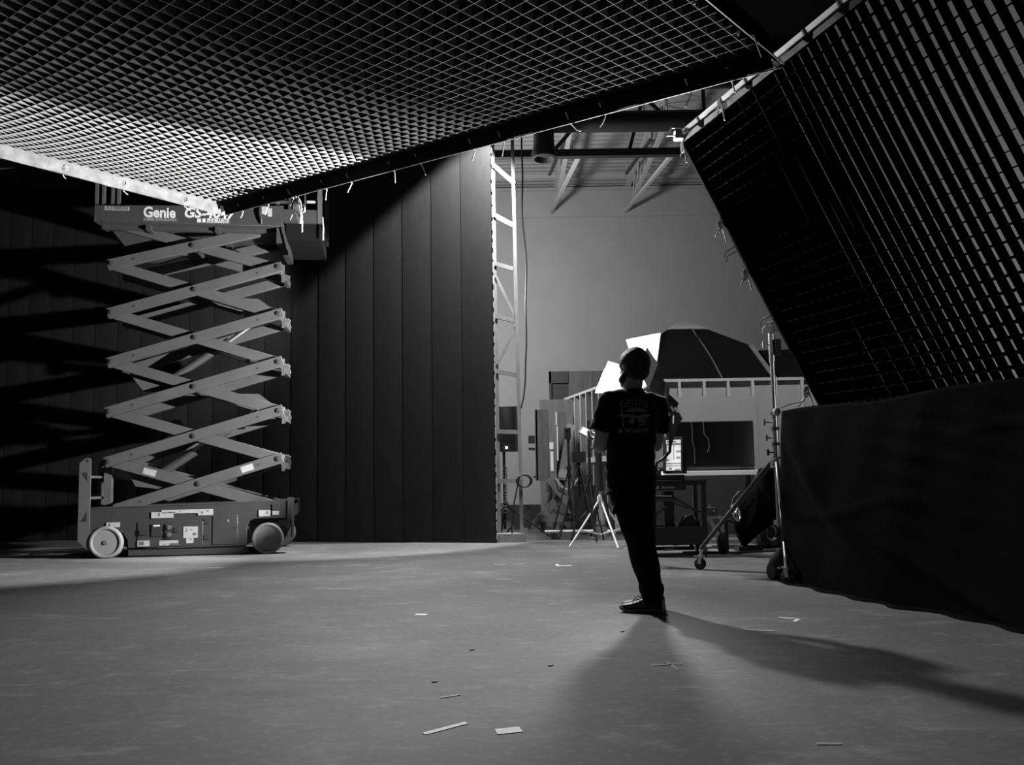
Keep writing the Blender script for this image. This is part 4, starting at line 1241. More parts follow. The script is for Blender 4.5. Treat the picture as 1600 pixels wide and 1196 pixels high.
def ell(cx, cy, rx, ry, a0, a1, r_in):
    def f(u, v):
        a = a0 + (a1 - a0) * u
        k = r_in + (1 - r_in) * v
        return cx + rx * k * math.cos(a), cy + ry * k * math.sin(a)
    return f


patch(0, 0, 0, 0, 28, 3, ell(0.0, 0.012, 0.112, 0.030, math.pi * 1.02, math.pi * 1.98, 0.35))
patch(0, 0, 0, 0, 24, 3, ell(0.0, 0.022, 0.072, 0.036, 0.12, math.pi - 0.12, 0.25))
patch(0.005, -0.045, 0.062, -0.018)
patch(0.005, -0.064, 0.055, -0.054)
patch(-0.055, -0.05, -0.022, -0.022)
patch(-0.095, -0.075, -0.089, 0.09, 2, 10)
patch(-0.110, -0.085, -0.098, -0.11, 3, 3)
pm.build('shirt_print', 'tee', shirt, fix=False)

# tablet held in the left hand
tb = thing('tablet', 'bright thin tablet held in the left hand of the standing person', 'tablet', (0.55, 5.70, 1.17))
tx = V((-0.88, 0.10, 0.46)).normalized()
tz = V((0.30, -0.42, 0.86))
tz = (tz - tx * tz.dot(tx)).normalized()
ty = tz.cross(tx).normalized()
if tz.z < 0:
    tz = -tz
tc_ = V((0.575, 5.715, 1.185))
Rt = Matrix((tx, ty, tz)).transposed()
MB().box(tc_, (0.20, 0.15, 0.008), Rt).build('tablet_case', 'white', tb, bevel=0.003)
MB().box(tc_ + tz * 0.0048, (0.18, 0.13, 0.0015), Rt).build('tablet_screen', 'phone', tb)

# ------------------------------------------------------------------ set walls behind the lamp
sw = thing('set_wall', 'pale stud-framed set wall with drywall behind the television, facing the camera', 'set wall', (3.6, 12.78, 0))
MB().bb((1.70, 12.70, 2.40), (5.6, 12.80, 2.445)).build('top_plate', 'stud', sw)
MB().bb((1.70, 12.78, 2.10), (5.6, 12.80, 2.40)).build('header_sheet', 'drywall', sw)
for x in (1.72, 2.18, 2.66, 3.055, 3.44, 3.83, 4.20, 4.62, 5.05):
    MB().bb((x, 12.70, 2.15 if x < 4.0 else 0.0), (x + 0.045, 12.78, 2.40)).build('stud', 'stud', sw)
MB().bb((1.70, 12.66, 0.0), (3.89, 12.70, 2.15)).build('drywall_sheet', 'drywall', sw)
MB().bb((3.89, 12.76, 0.0), (5.6, 12.80, 2.40)).build('drywall_sheet', 'drywall', sw)
sl = thing('set_wall', 'open stud side wall running back to the left behind the tripods', 'set wall', (1.3, 14.1, 0))
MB().bar((1.66, 12.75, 2.42), (1.06, 15.5, 2.42), 0.10, 0.045).build('top_plate', 'stud', sl)
MB().bar((1.66, 12.75, 0.025), (1.06, 15.5, 0.025), 0.10, 0.045).build('bottom_plate', 'stud', sl)
for k in range(9):
    t = k / 8
    x, y = 1.66 + (1.06 - 1.66) * t, 12.75 + 2.75 * t
    MB().box((x, y, 1.22), (0.10, 0.045, 2.36), Matrix.Rotation(0.21, 3, 'Z')).build('stud', 'stud', sl)
MB().bar((1.72, 12.76, 1.2), (1.12, 15.5, 1.2), 0.02, 2.36).build('sheathing', 'ply', sl)
MB().bar((1.60, 12.9, 1.2), (1.33, 14.0, 1.2), 0.08, 0.09).build('nogging', 'stud', sl)

# black roofs on top of the set
rf = thing('set_roof', 'large black faceted turret roof with a pale ridge above the set wall', 'roof', (3.45, 14.3, 2.445))


def roof_mesh(cx, cy, rings_):
    mb = MB()
    vs, fs = [], []
    n = 8
    for (z, r, ry) in rings_:
        for k in range(n):
            a = 2 * math.pi * (k + 0.5) / n + 0.12
            vs.append((cx + r * math.cos(a), cy + ry * math.sin(a), z))
    for q in range(len(rings_) - 1):
        for k in range(n):
            fs.append((q * n + k, q * n + (k + 1) % n, (q + 1) * n + (k + 1) % n, (q + 1) * n + k))
    fs.append(tuple(range((len(rings_) - 1) * n, len(rings_) * n)))
    fs.append(tuple(range(n - 1, -1, -1)))
    return mb.add(vs, fs), vs


front = [(2.15, 13.0, 2.45), (4.31, 13.0, 2.45), (4.08, 13.5, 3.10), (3.47, 13.9, 3.46), (2.76, 13.9, 3.47), (2.28, 13.5, 3.14)]
back = [(p[0], 15.6 - (p[1] - 13.0) * 0.6, p[2]) for p in front]
n = len(front)
MB().add(front + back, [tuple(range(n - 1, -1, -1)), tuple(range(n, 2 * n))] + [(i, (i + 1) % n, n + (i + 1) % n, n + i) for i in range(n)]).build('roof_shell', 'shingle', rf, smooth=False)
MB().path([(3.19, 13.86, 3.46), (3.24, 13.72, 3.28), (3.30, 13.55, 3.12), (3.31, 13.5, 3.07), (3.36, 13.36, 2.90), (3.37, 13.32, 2.86), (3.46, 12.99, 2.455)], 0.012, 6).build('ridge_strip', 'lift_inner', rf)
MB().bar((4.08, 13.48, 3.10), (4.315, 12.98, 2.45), 0.07, 0.02, (0, -1, 0)).build('hip_board', 'hub', rf)
tp = [(2.77, 13.88, 3.475), (3.46, 13.88, 3.475), (3.4, 14.7, 3.475), (2.8, 14.7, 3.475), (3.05, 14.2, 3.72)]
MB().add(tp, [(0, 1, 4), (1, 2, 4), (2, 3, 4), (3, 0, 4)]).build('tarp_peak', 'plastic', rf, smooth=False)
rf2 = thing('set_roof', 'lower flat black roof slope to the right of the turret, behind the roller stand', 'roof', (5.0, 13.6, 2.445))
f2 = [(4.40, 12.95, 2.45), (5.6, 12.95, 2.45), (5.6, 13.6, 3.05), (4.27, 13.6, 3.03)]
b2 = [(p[0], 15.0 - (p[1] - 12.95), p[2]) for p in f2]
MB().add(f2 + b2, [(3, 2, 1, 0), (4, 5, 6, 7)] + [(i, (i + 1) % 4, 4 + (i + 1) % 4, 4 + i) for i in range(4)]).build('roof_slope', 'shingle', rf2, smooth=False)
MB().bar((4.80, 13.22, 2.79), (5.06, 13.14, 2.66), 0.03, 0.04).build('loose_batten', 'joist', rf2)
for q in ((5.4, 15.0), (2.4, 15.5), (4.2, 15.5)):
    pass
MB().bb((1.75, 15.1, 0), (5.6, 15.2, 2.445)).build('rear_wall', 'ply', sw)

# ------------------------------------------------------------------ television on its white board table
tv = thing('television', 'large black flat television standing on the white table, screen off', 'television', (2.65, 10.6, 0.955))
MB().bb((2.115, 10.58, 1.00), (3.195, 10.63, 1.612)).build('cabinet', 'black', tv, bevel=0.004)
MB().bb((2.13, 10.576, 1.02), (3.18, 10.58, 1.60)).build('screen', 'gloss', tv)
MB().bb((2.14, 10.57, 0.985), (3.17, 10.60, 1.0)).build('speaker_bar', 'darkgrey', tv)
for x in (2.30, 3.03):
    MB().prism([(0, 0.045), (0.02, 0.045), (0.075, 0), (0.055, 0)], (x, 10.60, 0.957), (1, 0, 0), U, (0, 0.03, 0)).prism([(0, 0.045), (0.02, 0.045), (-0.03, 0), (-0.05, 0)], (x, 10.60, 0.957), (1, 0, 0), U, (0, 0.03, 0)).bb((x - 0.05, 10.5, 0.955), (x + 0.075, 10.72, 0.962)).build('foot', 'black', tv)
MB().path([(2.37, 10.57, 1.61), (2.385, 10.565, 1.50), (2.375, 10.565, 1.37), (2.40, 10.565, 1.25), (2.40, 10.565, 1.05)], 0.007, 6).build('signal_cable', 'darkgrey', tv)
MB().path([(2.53, 10.57, 1.61), (2.535, 10.565, 1.45), (2.59, 10.565, 1.37), (2.60, 10.565, 1.28), (2.575, 10.565, 1.20)], 0.007, 6).build('signal_cable', 'hub', tv)
tt = thing('trestle_table', 'white board table on dark trestles under the television', 'table', (2.7, 10.6, 0))
MB().bb((1.95, 10.35, 0.895), (3.27, 10.95, 0.955)).build('table_top', 'white', tt, bevel=0.004)
for x in (2.08, 3.12):
    for s in (-1, 1):
        MB().bar((x, 10.65 + s * 0.02, 0.89), (x, 10.65 + s * 0.26, 0.0), 0.035, 0.035, (1, 0, 0)).build('leg', 'liftdark', tt)
    MB().bar((x, 10.46, 0.35), (x, 10.84, 0.35), 0.03, 0.03).build('leg_brace', 'liftdark', tt)
MB().bar((2.08, 10.72, 0.55), (3.12, 10.72, 0.2), 0.03, 0.02).build('diagonal_brace', 'liftdark', tt)
sk = thing('table_shade_panel', 'dark grey sheet standing for the shade on the set wall beneath the television table', 'board', (2.75, 12.5, 0))
MB().prism([(0, 0), (1.6, 0), (1.6, 1.05), (0, 1.05)], (2.2, 12.45, 0.0), (1, 0, 0), V((0, 0.17, 0.985)), (0, 0.02, 0)).build('shade_sheet', 'liftblue', sk)  # dark sheet in place of the shade under the table

# ------------------------------------------------------------------ equipment cart
ca = thing('equipment_cart', 'black two-shelf equipment cart behind the standing person', 'cart', (1.78, 9.2, 0))
MB().bb((1.38, 8.98, 0.79), (2.16, 9.45, 0.825)).bb((1.38, 8.98, 0.825), (2.16, 9.0, 0.845)).build('top_shelf', 'black', ca, bevel=0.004)
MB().bb((1.38, 8.98, 0.15), (2.16, 9.45, 0.18)).bb((1.38, 8.97, 0.13), (2.16, 8.99, 0.33)).bb((1.38, 9.44, 0.13), (2.16, 9.46, 0.33)).build('bottom_shelf', 'liftdark', ca, bevel=0.004)
for x in (1.40, 2.13):
    for y in (9.0, 9.43):
        MB().bb((x - 0.022, y - 0.022, 0.13), (x + 0.022, y + 0.022, 0.80)).build('post', 'black', ca)
        MB().lathe((x - 0.012, y, 0.055), (1, 0, 0), [(0, 0.02), (0, 0.05), (0.024, 0.05), (0.024, 0.02)], 18).tube((x, y, 0.06), (x, y, 0.14), 0.012, n=8).build('caster', 'darkgrey', ca)
sg = MB().bb((1.52, 8.965, 0.735), (1.93, 8.975, 0.80)).build('sign_plate', 'black', ca)
mb = MB()
add_text(mb, 'BrandStar', 0.036, (1.735, 8.962, 0.768), V((1, 0, 0)), U, bold=0.0012, width=0.15)
mb.bb((1.595, 8.960, 0.752), (1.625, 8.963, 0.784))
mb.build('sign_lettering', 'lettering', sg, smooth=False, fix=False)
mb = MB()
add_text(mb, 'Studios', 0.034, (1.86, 8.962, 0.768), V((1, 0, 0)), U, width=0.085)
mb.build('sign_lettering', 'hub', sg, smooth=False, fix=False)
# things on the cart
mo = thing('monitor_case', 'black hooded monitor with a bright screen standing on the equipment cart', 'monitor', (1.80, 9.08, 0.90))
a_, b_ = V((1.735, 9.06, 0.955)), V((1.885, 8.96, 0.955))
ex = (b_ - a_).normalized()
mz = V((0.035, 0.05, 1)).normalized()
mn = ex.cross(mz).normalized()
if mn.y > 0:
    mn = -mn
W_ = 0.185
MB().prism([(-0.03, -0.03), (W_ + 0.02, -0.03), (W_ + 0.02, 0.38), (-0.03, 0.38)], a_, ex, mz, -mn * 0.10).build('case_shell', 'black', mo, bevel=0.005)
for q in ([(-0.03, -0.03), (0.0, -0.03), (0.0, 0.38), (-0.03, 0.38)], [(W_, -0.03), (W_ + 0.02, -0.03), (W_ + 0.02, 0.38), (W_, 0.38)], [(0, 0.345), (W_, 0.345), (W_, 0.38), (0, 0.38)]):
    MB().prism(q, a_, ex, mz, mn * 0.03).build('case_rim', 'black', mo)
sc_ = MB().prism([(0.0, 0.0), (W_, 0.0), (W_, 0.345), (0, 0.345)], a_ + mn * 0.002, ex, mz, mn * 0.002).build('screen', 'screen', mo)
mb = MB()
for x0, y0, x1, y1 in ((0, 0.285, W_, 0.305), (0.085, 0.12, 0.095, 0.285), (0.0, 0.07, W_, 0.085), (0.0, 0.045, W_, 0.055), (0.12, 0.20, W_ - 0.01, 0.225), (0.015, 0.11, 0.035, 0.13), (0.01, 0.31, 0.055, 0.335), (0.075, 0.312, 0.12, 0.33), (0.12, 0.13, W_ - 0.02, 0.155), (0.03, 0.01, 0.07, 0.03), (0.10, 0.0, W_ - 0.02, 0.02), (0.0, 0.10, 0.012, 0.285)):
    mb.prism([(x0, y0), (x1, y0), (x1, y1), (x0, y1)], a_ + mn * 0.004, ex, mz, mn * 0.0008)
mb.build('screen_windows', 'screendark', sc_)
bx_ = thing('recorder_box', 'low black case lying on the equipment cart in front of the hooded monitor', 'case', (1.66, 9.12, 0.845))
MB().bb((1.42, 9.02, 0.826), (1.93, 9.36, 0.905)).build('case_body', 'black', bx_, bevel=0.006)
MB().bb((1.45, 9.012, 0.86), (1.60, 9.02, 0.872)).build('case_edge', 'hub', bx_)
sm = thing('small_console', 'small silver and black control console on the case left of the hooded monitor', 'console', (1.57, 9.15, 0.905))
MB().bb((1.46, 9.03, 0.905), (1.67, 9.22, 0.945)).build('console_body', 'hub', sm, bevel=0.006)
MB().bb((1.46, 9.03, 0.947), (1.68, 9.2, 0.99)).build('console_top', 'darkgrey', sm, bevel=0.006)
mb = MB()
for x in (1.50, 1.55, 1.60, 1.64):
    mb.ball((x, 9.024, 0.967), 0.010, nu=10, nv=6)
mb.build('console_knob', 'chrome', sm)
# things on the lower shelf
kb = thing('camera_bag', 'black shoulder bag with pale strap buckles on the lower shelf of the cart', 'bag', (1.95, 9.2, 0.18))
MB().prism([(-0.10, 0), (0.16, 0), (0.17, 0.20), (0.10, 0.28), (0.02, 0.26), (-0.08, 0.12)], (1.93, 9.06, 0.18), (1, 0, 0), U, (0, 0.26, 0)).build('bag_body', 'black', kb, bevel=0.02)
MB().bar((1.90, 9.05, 0.46), (1.95, 9.05, 0.44), 0.012, 0.015).bar((2.02, 9.05, 0.45), (2.05, 9.05, 0.39), 0.012, 0.015).build('strap_buckle', 'sticker', kb)
MB().path([(1.66, 9.05, 0.20), (1.75, 9.04, 0.26), (1.85, 9.05, 0.32), (1.91, 9.06, 0.44)], 0.016).build('strap', 'black', kb)
gb = thing('gear_tube', 'pale metal tube with a rounded end lying across the cart just below the sign', 'tube', (1.66, 9.1, 0.58))
MB().tube((1.45, 9.1, 0.655), (1.80, 9.06, 0.63), 0.03, n=14).ball((1.80, 9.06, 0.63), 0.034).build('tube_body', 'lift_inner', gb)
MB().tube((1.42, 9.04, 0.685), (1.78, 9.02, 0.67), 0.008, n=8).build('tube_rod', 'chrome', gb)
MB().bar((1.46, 9.1, 0.18), (1.48, 9.1, 0.63), 0.06, 0.09).build('tube_support', 'hub', gb)
ga = thing('folding_arm', 'dark folding arm stand on the cart between sign and bag', 'arm', (1.7, 9.15, 0.18))
MB().bb((1.71, 9.12, 0.18), (1.82, 9.25, 0.72)).build('arm_block', 'black', ga)
MB().bar((1.80, 9.10, 0.66), (2.09, 9.10, 0.48), 0.02, 0.03).build('arm_link', 'hub', ga)
MB().bar((1.73, 9.11, 0.55), (1.56, 9.08, 0.42), 0.02, 0.03).build('arm_link', 'hub', ga)
# low dark dolly under and behind the cart
dl = thing('camera_dolly', 'low black wheeled dolly platform on the floor beyond the cart', 'dolly', (1.9, 10.0, 0))
MB().bb((1.50, 9.75, 0.06), (2.3, 10.3, 0.10)).build('dolly_deck', 'liftdark', dl)
for x in (1.55, 2.25):
    for y in (9.8, 10.25):
        MB().lathe((x - 0.02, y, 0.05), (1, 0, 0), [(0, 0.02), (0, 0.05), (0.04, 0.05), (0.04, 0.02)], 16).build('dolly_wheel', 'black', dl)
# wheeled stand base with pneumatic wheel
wb = thing('wheeled_base', 'grey bracketed equipment base with a chunky black pneumatic wheel right of the cart', 'wheeled base', (2.36, 9.35, 0))
wc = V((2.395, 9.25, 0.165))
wl_ = MB().lathe(wc - V((0.05, -0.02, 0)), (0.9, -0.35, 0), [(0, 0.07), (0, 0.13), (0.02, 0.16), (0.08, 0.16), (0.10, 0.13), (0.10, 0.075), (0.085, 0.07)], 30).build('wheel', 'black', wb)
MB().lathe(wc - V((0.05, -0.02, 0)), (0.9, -0.35, 0), [(0.05, 0.02), (0.088, 0.072), (0.095, 0.06), (0.085, 0.05), (0.085, 0.03), (0.10, 0.026), (0.10, 0.002)], 24).build('wheel_hub', 'hub', wl_)
MB().bb((2.19, 9.12, 0.43), (2.32, 9.3, 0.53)).build('ballast_box', 'hub', wb, bevel=0.008)
MB().bb((2.18, 9.1, 0.405), (2.36, 9.3, 0.43)).prism([(0, 0), (0.05, 0), (0.19, -0.26), (0.14, -0.27)], (2.19, 9.12, 0.41), (1, 0, 0), U, (0, 0.02, 0)).prism([(0.14, 0), (0.18, 0), (0.20, -0.24), (0.16, -0.26)], (2.19, 9.12, 0.41), (1, 0, 0), U, (0, 0.02, 0)).build('bracket', 'alu', wb)
MB().bb((2.15, 9.08, 0.205), (2.19, 9.11, 0.275)).build('reflector', 'lettering', wb)
MB().bb((2.22, 9.14, 0.53), (2.24, 9.16, 0.56)).ball((2.265, 9.11, 0.49), 0.012).build('switch', 'chrome', wb)
hc, ha = V((2.515, 9.1, 0.47)), V((0.75, -0.6, 0.25)).normalized()
h1 = ha.orthogonal().normalized()
h2 = ha.cross(h1)
mb = MB()
mb.path([hc + (h1 * math.cos(a) + h2 * math.sin(a)) * 0.095 for a in [2 * math.pi * k / 24 for k in range(25)]], 0.011, 8)
for k in range(5):
    a = 2 * math.pi * k / 5
    mb.tube(hc, hc + (h1 * math.cos(a) + h2 * math.sin(a)) * 0.095, 0.008, n=6)
mb.ball(hc, 0.022)
hwl = mb.build('handwheel', 'chrome', wb)
MB().tube(hc, hc - ha * 0.12 + V((0, 0, -0.02)), 0.012, n=8).tube(hc - ha * 0.12 + V((0, 0, -0.02)), (hc.x - 0.09, hc.y + 0.08, 0.0), 0.016, n=8).build('wheel_post', 'liftdark', wb)
# dark duffel hung on the far side and the little tow dolly
bg = thing('duffel_bag', 'black triangular flag bag leaning behind the spoked handwheel', 'bag', (2.78, 9.4, 0))
pts_a = [(2.56, 9.6, 0.50), (2.72, 9.62, 0.66), (2.86, 9.62, 0.78), (3.08, 9.64, 0.55), (3.08, 9.64, 0.34), (2.86, 9.62, 0.20), (2.68, 9.6, 0.05), (2.58, 9.58, 0.26)]
pts_b = [(x + 0.05, y + 0.26, max(0.0, z - 0.03)) for x, y, z in pts_a]
pts_a = [(x, y - 0.2, z) for x, y, z in pts_a]
pts_b = [(x, y - 0.2, z) for x, y, z in pts_b]
n = len(pts_a)
MB().add(pts_a + pts_b + [(2.80, 9.25, 0.48)], [(i, (i + 1) % n, 2 * n) for i in range(n)] + [tuple(range(n, 2 * n))] + [(i, n + i, n + (i + 1) % n, (i + 1) % n) for i in range(n)]).build('bag_body', 'velvet', bg, bevel=0.02)
MB().path([(2.53, 9.36, 0.50), (2.56, 9.34, 0.62), (2.63, 9.34, 0.70), (2.72, 9.36, 0.69)], 0.014).build('bag_handle', 'black', bg)
MB().bb((2.62, 9.40, 0.0), (2.90, 9.62, 0.06)).build('bag_base', 'black', bg)
td = thing('tow_dolly', 'low dark dolly with a bright metal wheel hub half hidden behind the roller stand', 'dolly', (3.2, 10.0, 0))
MB().bb((2.95, 9.80, 0.30), (3.5, 10.25, 0.35)).build('dolly_deck', 'hub', td)
MB().bb((3.05, 9.85, 0.35), (3.45, 10.2, 0.42)).build('dolly_box', 'black', td)
for x, y in ((3.13, 9.85), (3.36, 10.10)):
    wl_ = MB().lathe((x - 0.06, y + 0.05, 0.19), (0.5, -0.85, 0), [(0, 0.08), (0, 0.16), (0.02, 0.185), (0.10, 0.185), (0.13, 0.16), (0.13, 0.10), (0.11, 0.09)], 28).build('wheel', 'black', td)
    MB().lathe((x - 0.06, y + 0.05, 0.19), (0.5, -0.85, 0), [(0.06, 0.02), (0.115, 0.10), (0.12, 0.085), (0.09, 0.06), (0.085, 0.03), (0.10, 0.025), (0.10, 0.002)], 24).build('wheel_hub', 'alu', wl_)
MB().bb((2.97, 9.82, 0.0), (3.04, 9.86, 0.30)).build('dolly_fender', 'liftdark', td)
dk = thing('black_cover', 'black cloth-covered equipment hump behind the roller stand beneath the table end', 'covered equipment', (3.3, 9.9, 0.42))
MB().prism([(0, 0.42), (0.5, 0.42), (0.5, 0.98), (0.06, 0.98), (0.01, 0.85), (-0.02, 0.6)], (3.06, 9.88, 0), (1, 0, 0), U, (0, 0.32, 0)).build('cover_cloth', 'velvet', dk, bevel=0.03)
# cables on the floor at right
for k, (lab, pts) in enumerate((('black cable snaking on the floor nearest the cart caster, right side', [(1.95, 9.35, 0.012), (2.3, 9.30, 0.012), (2.6, 9.22, 0.012), (2.95, 9.32, 0.012), (3.4, 9.25, 0.012)]), ('black cable on the floor behind the nearer one, right of the cart', [(1.8, 9.7, 0.012), (2.4, 9.9, 0.012), (2.9, 9.82, 0.012), (3.6, 9.9, 0.012)]), ('thick black cable trailing from the pneumatic wheel to the right', [(2.45, 10.0, 0.014), (2.8, 10.1, 0.014), (3.1, 9.95, 0.014), (3.5, 10.0, 0.014)]))):
    ps = []
    for q in range(len(pts) - 1):
        for t in range(6):
            u = t / 6
            ps.append(V(pts[q]).lerp(V(pts[q + 1]), u) + V((0, 0.03 * math.sin(3.14 * (q + u)), 0)))
    ps.append(V(pts[-1]))
    tag(base_at(MB().path(ps, 0.012 if k < 2 else 0.014).build('floor_cable', 'cable')), lab, 'cable')

# ------------------------------------------------------------------ left part of the back area
fl = thing('scenery_flat', 'tall two-tone scenery flat standing against the back wall, top left of the stud wall', 'scenery flat', (1.2, 16, 0))
MB().bb((0.76, 16.0, 0), (1.15, 16.06, 3.03)).build('pale_panel', 'lift_inner', fl)
MB().bb((1.15, 15.98, 0), (1.85, 16.06, 3.04)).build('dark_panel', 'ply', fl)
MB().bb((0.755, 15.97, 2.80), (1.15, 16.0, 3.04)).bb((0.755, 15.97, 0), (0.80, 16.0, 3.04)).build('frame_edge', 'lift_inner', fl)
pl = thing('plywood_flat', 'grey plywood sheet leaning behind the timber crate', 'plywood sheet', (0.85, 14.6, 0))
MB().prism([(0, 0), (0.62, 0), (0.62, 2.38), (0, 2.38)], (0.52, 14.6, 0.0), (1, 0, 0), V((0, 0.12, 0.993)).normalized(), (0, 0.02, 0)).build('sheet', 'ply', pl)
cr = thing('timber_crate', 'tall open timber crate with white paper notes left of the black tripods', 'crate', (0.58, 14.1, 0))
MB().bb((0.41, 14.0, 0.86), (0.64, 14.04, 2.10)).build('side_board', 'ply', cr)
MB().bb((0.64, 13.96, 0.86), (0.76, 14.02, 2.18)).build('corner_post', 'wood', cr)
MB().bb((0.41, 14.0, 0.86), (0.44, 14.5, 2.10)).bb((0.41, 14.48, 0.86), (1.0, 14.52, 2.1)).build('back_board', 'ply', cr)
MB().bb((0.72, 13.94, 0.2), (0.77, 13.96, 0.9)).bb((0.48, 14.0, 0.0), (0.58, 14.1, 0.86)).bb((0.68, 14.0, 0.0), (0.78, 14.1, 0.9)).build('crate_leg', 'wood', cr)
MB().bb((0.645, 13.952, 1.40), (0.715, 13.96, 1.52)).bb((0.66, 13.952, 1.02), (0.71, 13.96, 1.36)).build('paper_note', 'white', cr)
MB().bb((0.775, 13.94, 1.20), (0.795, 13.96, 1.80)).bb((0.765, 13.94, 1.82), (0.785, 13.96, 2.05)).build('paper_strip', 'white', cr)
bd_ = tag(base_at(MB().bar((0.85, 13.95, 0.9), (1.05, 14.25, 1.85), 0.03, 0.14, (1, 0, 0)).build('timber_plank', 'wood')), 'leaning pale timber plank just left of the black tripods', 'plank')
bd_.location.z = 0.88
xb = thing('timber_trestle', 'rough timber trestle with crossed X legs at floor level left of the tripods', 'trestle', (0.75, 13.5, 0))
MB().bar((0.60, 13.55, 0.90), (1.15, 13.5, 0.18), 0.12, 0.05, (0, -1, 0)).build('cross_leg', 'wood', xb)
MB().bar((0.36, 13.62, 0.12), (1.02, 13.6, 0.86), 0.12, 0.05, (0, -1, 0)).build('cross_leg', 'wood', xb)
MB().bb((0.40, 13.56, 0.16), (1.2, 13.62, 0.29)).build('base_rail', 'wood', xb)
MB().bb((0.75, 13.7, 0.70), (1.05, 13.78, 0.80)).build('stretcher', 'wood', xb)
MB().bb((0.70, 13.6, 0.86), (1.15, 13.9, 0.90)).build('top_board', 'wood', xb)
MB().bb((0.45, 13.56, 0.0), (0.53, 13.64, 0.16)).bb((1.08, 13.56, 0.0), (1.16, 13.64, 0.16)).build('foot_block', 'liftdark', xb)
MB().path([(0.72, 13.5, 0.9), (0.78, 13.46, 0.76), (0.9, 13.45, 0.70), (1.0, 13.46, 0.74), (1.1, 13.47, 0.88)], 0.012).path([(0.74, 13.5, 0.88), (0.85, 13.46, 0.72), (0.98, 13.46, 0.70), (1.06, 13.47, 0.86)], 0.010).build('rope_loop', 'rope', xb)
db = tag(base_at(MB().bb((0.98, 12.95, 0.0), (1.33, 13.35, 0.78)).build('dark_box', 'liftblue', bevel=0.01)), 'dark grey box standing behind the legs of the black tripod', 'box')
pc = tag(base_at(MB().prism([(0, 0), (0.32, 0), (0.32, 0.42), (0, 0.42)], (0.0, 14.4, 0.0), (1, 0, 0), V((0, 0.1, 0.99)).normalized(), (0, 0.02, 0)).build('folded_board', 'liftblue')), 'dark board standing low on the floor between ladder truss and timber crate', 'board')
for lab, z0, z1, x0, x1, tx_ in (('small black safety sign on the back wall right of the ladder truss', 1.70, 1.86, 0.36, 0.55, 'EXIT'), ('thin black strip sign on the back wall below the safety sign', 1.55, 1.59, 0.36, 0.56, None), ('small black wall socket low on the back wall right of the ladder truss', 0.93, 0.96, 0.46, 0.55, None)):
    nm = 'wall_sign' if z0 > 1.3 else 'wall_socket'
    o = MB().bb((x0, 17.975, z0), (x1, 18.0, z1)).build(nm, 'black')
    tag(o, lab, 'sign' if z0 > 1.3 else 'socket')
    if tx_:
        mb = MB()
        for k, xx in enumerate((0.39, 0.425, 0.46, 0.50)):
            mb.bb((xx, 17.97, 1.775), (xx + 0.02, 17.974, 1.80))
        mb.build('sign_marks', 'hub', o)
tb_ = tag(base_at(MB().tube((0.46, 12.0, 0.10), (1.42, 11.95, 0.10), 0.022, n=10).build('white_tube', 'white')), 'long white tube lying low between the ladder truss and the silver light stand', 'tube')
for lab, x in (('dark wooden block under the left end of the white tube', 0.6), ('dark wooden block under the right end of the white tube', 1.3)):
    tag(base_at(MB().bb((x - 0.05, 11.9, -0.004), (x + 0.05, 12.06, 0.078)).build('block', 'liftdark')), lab, 'block')
co_ = thing('traffic_cone', 'grey cone standing behind the silver light stand', 'cone', (1.27, 11.75, 0))
MB().lathe((1.27, 11.75, 0), (0, 0, 1), [(0, 0.02), (0, 0.11), (0.02, 0.115), (0.42, 0.04), (0.44, 0.03), (0.44, 0.005)], 20).build('cone_body', 'cone', co_)
MB().bb((1.13, 11.61, 0), (1.41, 11.89, 0.02)).build('cone_base', 'cone', co_)

# black flag panel on a stand behind the ladder truss
fp = thing('black_panel_stand', 'black flat panel on a thin stand seen through the ladder truss', 'panel on stand', (-0.10, 12.0, 0))
MB().bb((-0.24, 11.98, 1.30), (0.10, 12.03, 1.98)).build('panel', 'black', fp)
MB().tube((-0.13, 12.03, 0.15), (-0.13, 12.03, 1.4), 0.022, n=10).build('pole', 'black', fp)
for e_ in ((0.55, 12.3, 0.01), (-0.45, 11.75, 0.01), (-0.2, 12.6, 0.01)):
    MB().tube((-0.13, 12.03, 0.52), e_, 0.014, n=8).build('leg', 'black', fp)
MB().ball((-0.09, 11.97, 1.36), 0.017).build('pilot_light', 'led', fp)
mb = MB()
for k in range(16):
    z = 1.05 - 0.045 * k
    mb.path([(-0.12 + 0.03 * math.cos(a), 11.99 + 0.012 * (k % 2), z + 0.03 * math.sin(a)) for a in [2 * math.pi * q / 10 for q in range(11)]], 0.005, 5)
mb.build('hanging_chain', 'hub', fp)
MB().path([(-0.25, 11.95, 0.5), (-0.1, 11.93, 0.55), (0.0, 11.93, 0.40), (-0.02, 11.93, 0.2), (-0.12, 11.95, 0.08)], 0.014).build('cable', 'cable', fp)

# tripods and light stands
def tripod(name, lab, cat, c, zt, spread, zk, ang, mt, rl=0.011, rc=0.015, top=None, group=None):
    t_ = thing(name, lab, cat, (c[0], c[1], 0))
    MB().tube((c[0], c[1], zk * 0.55), (c[0], c[1], zt), rc, n=12).build('column', mt if not top else top, t_)
    MB().lathe((c[0], c[1], zk - 0.03), (0, 0, 1), [(0, rc), (0, rc + 0.02), (0.06, rc + 0.02), (0.06, rc)], 14).build('collar', mt, t_)
    for a in ang:
        e_ = V((c[0] + spread * math.cos(math.radians(a)), c[1] + spread * math.sin(math.radians(a)), 0.011))
        MB().tube((c[0], c[1], zk), e_, rl, n=10).build('leg', mt, t_)
        mid = V((c[0], c[1], zk)).lerp(e_, 0.66)
        MB().tube((c[0], c[1], max(0.10, zk * 0.25)), mid, rl * 0.8, n=8).build('leg_brace', mt, t_)
    return t_


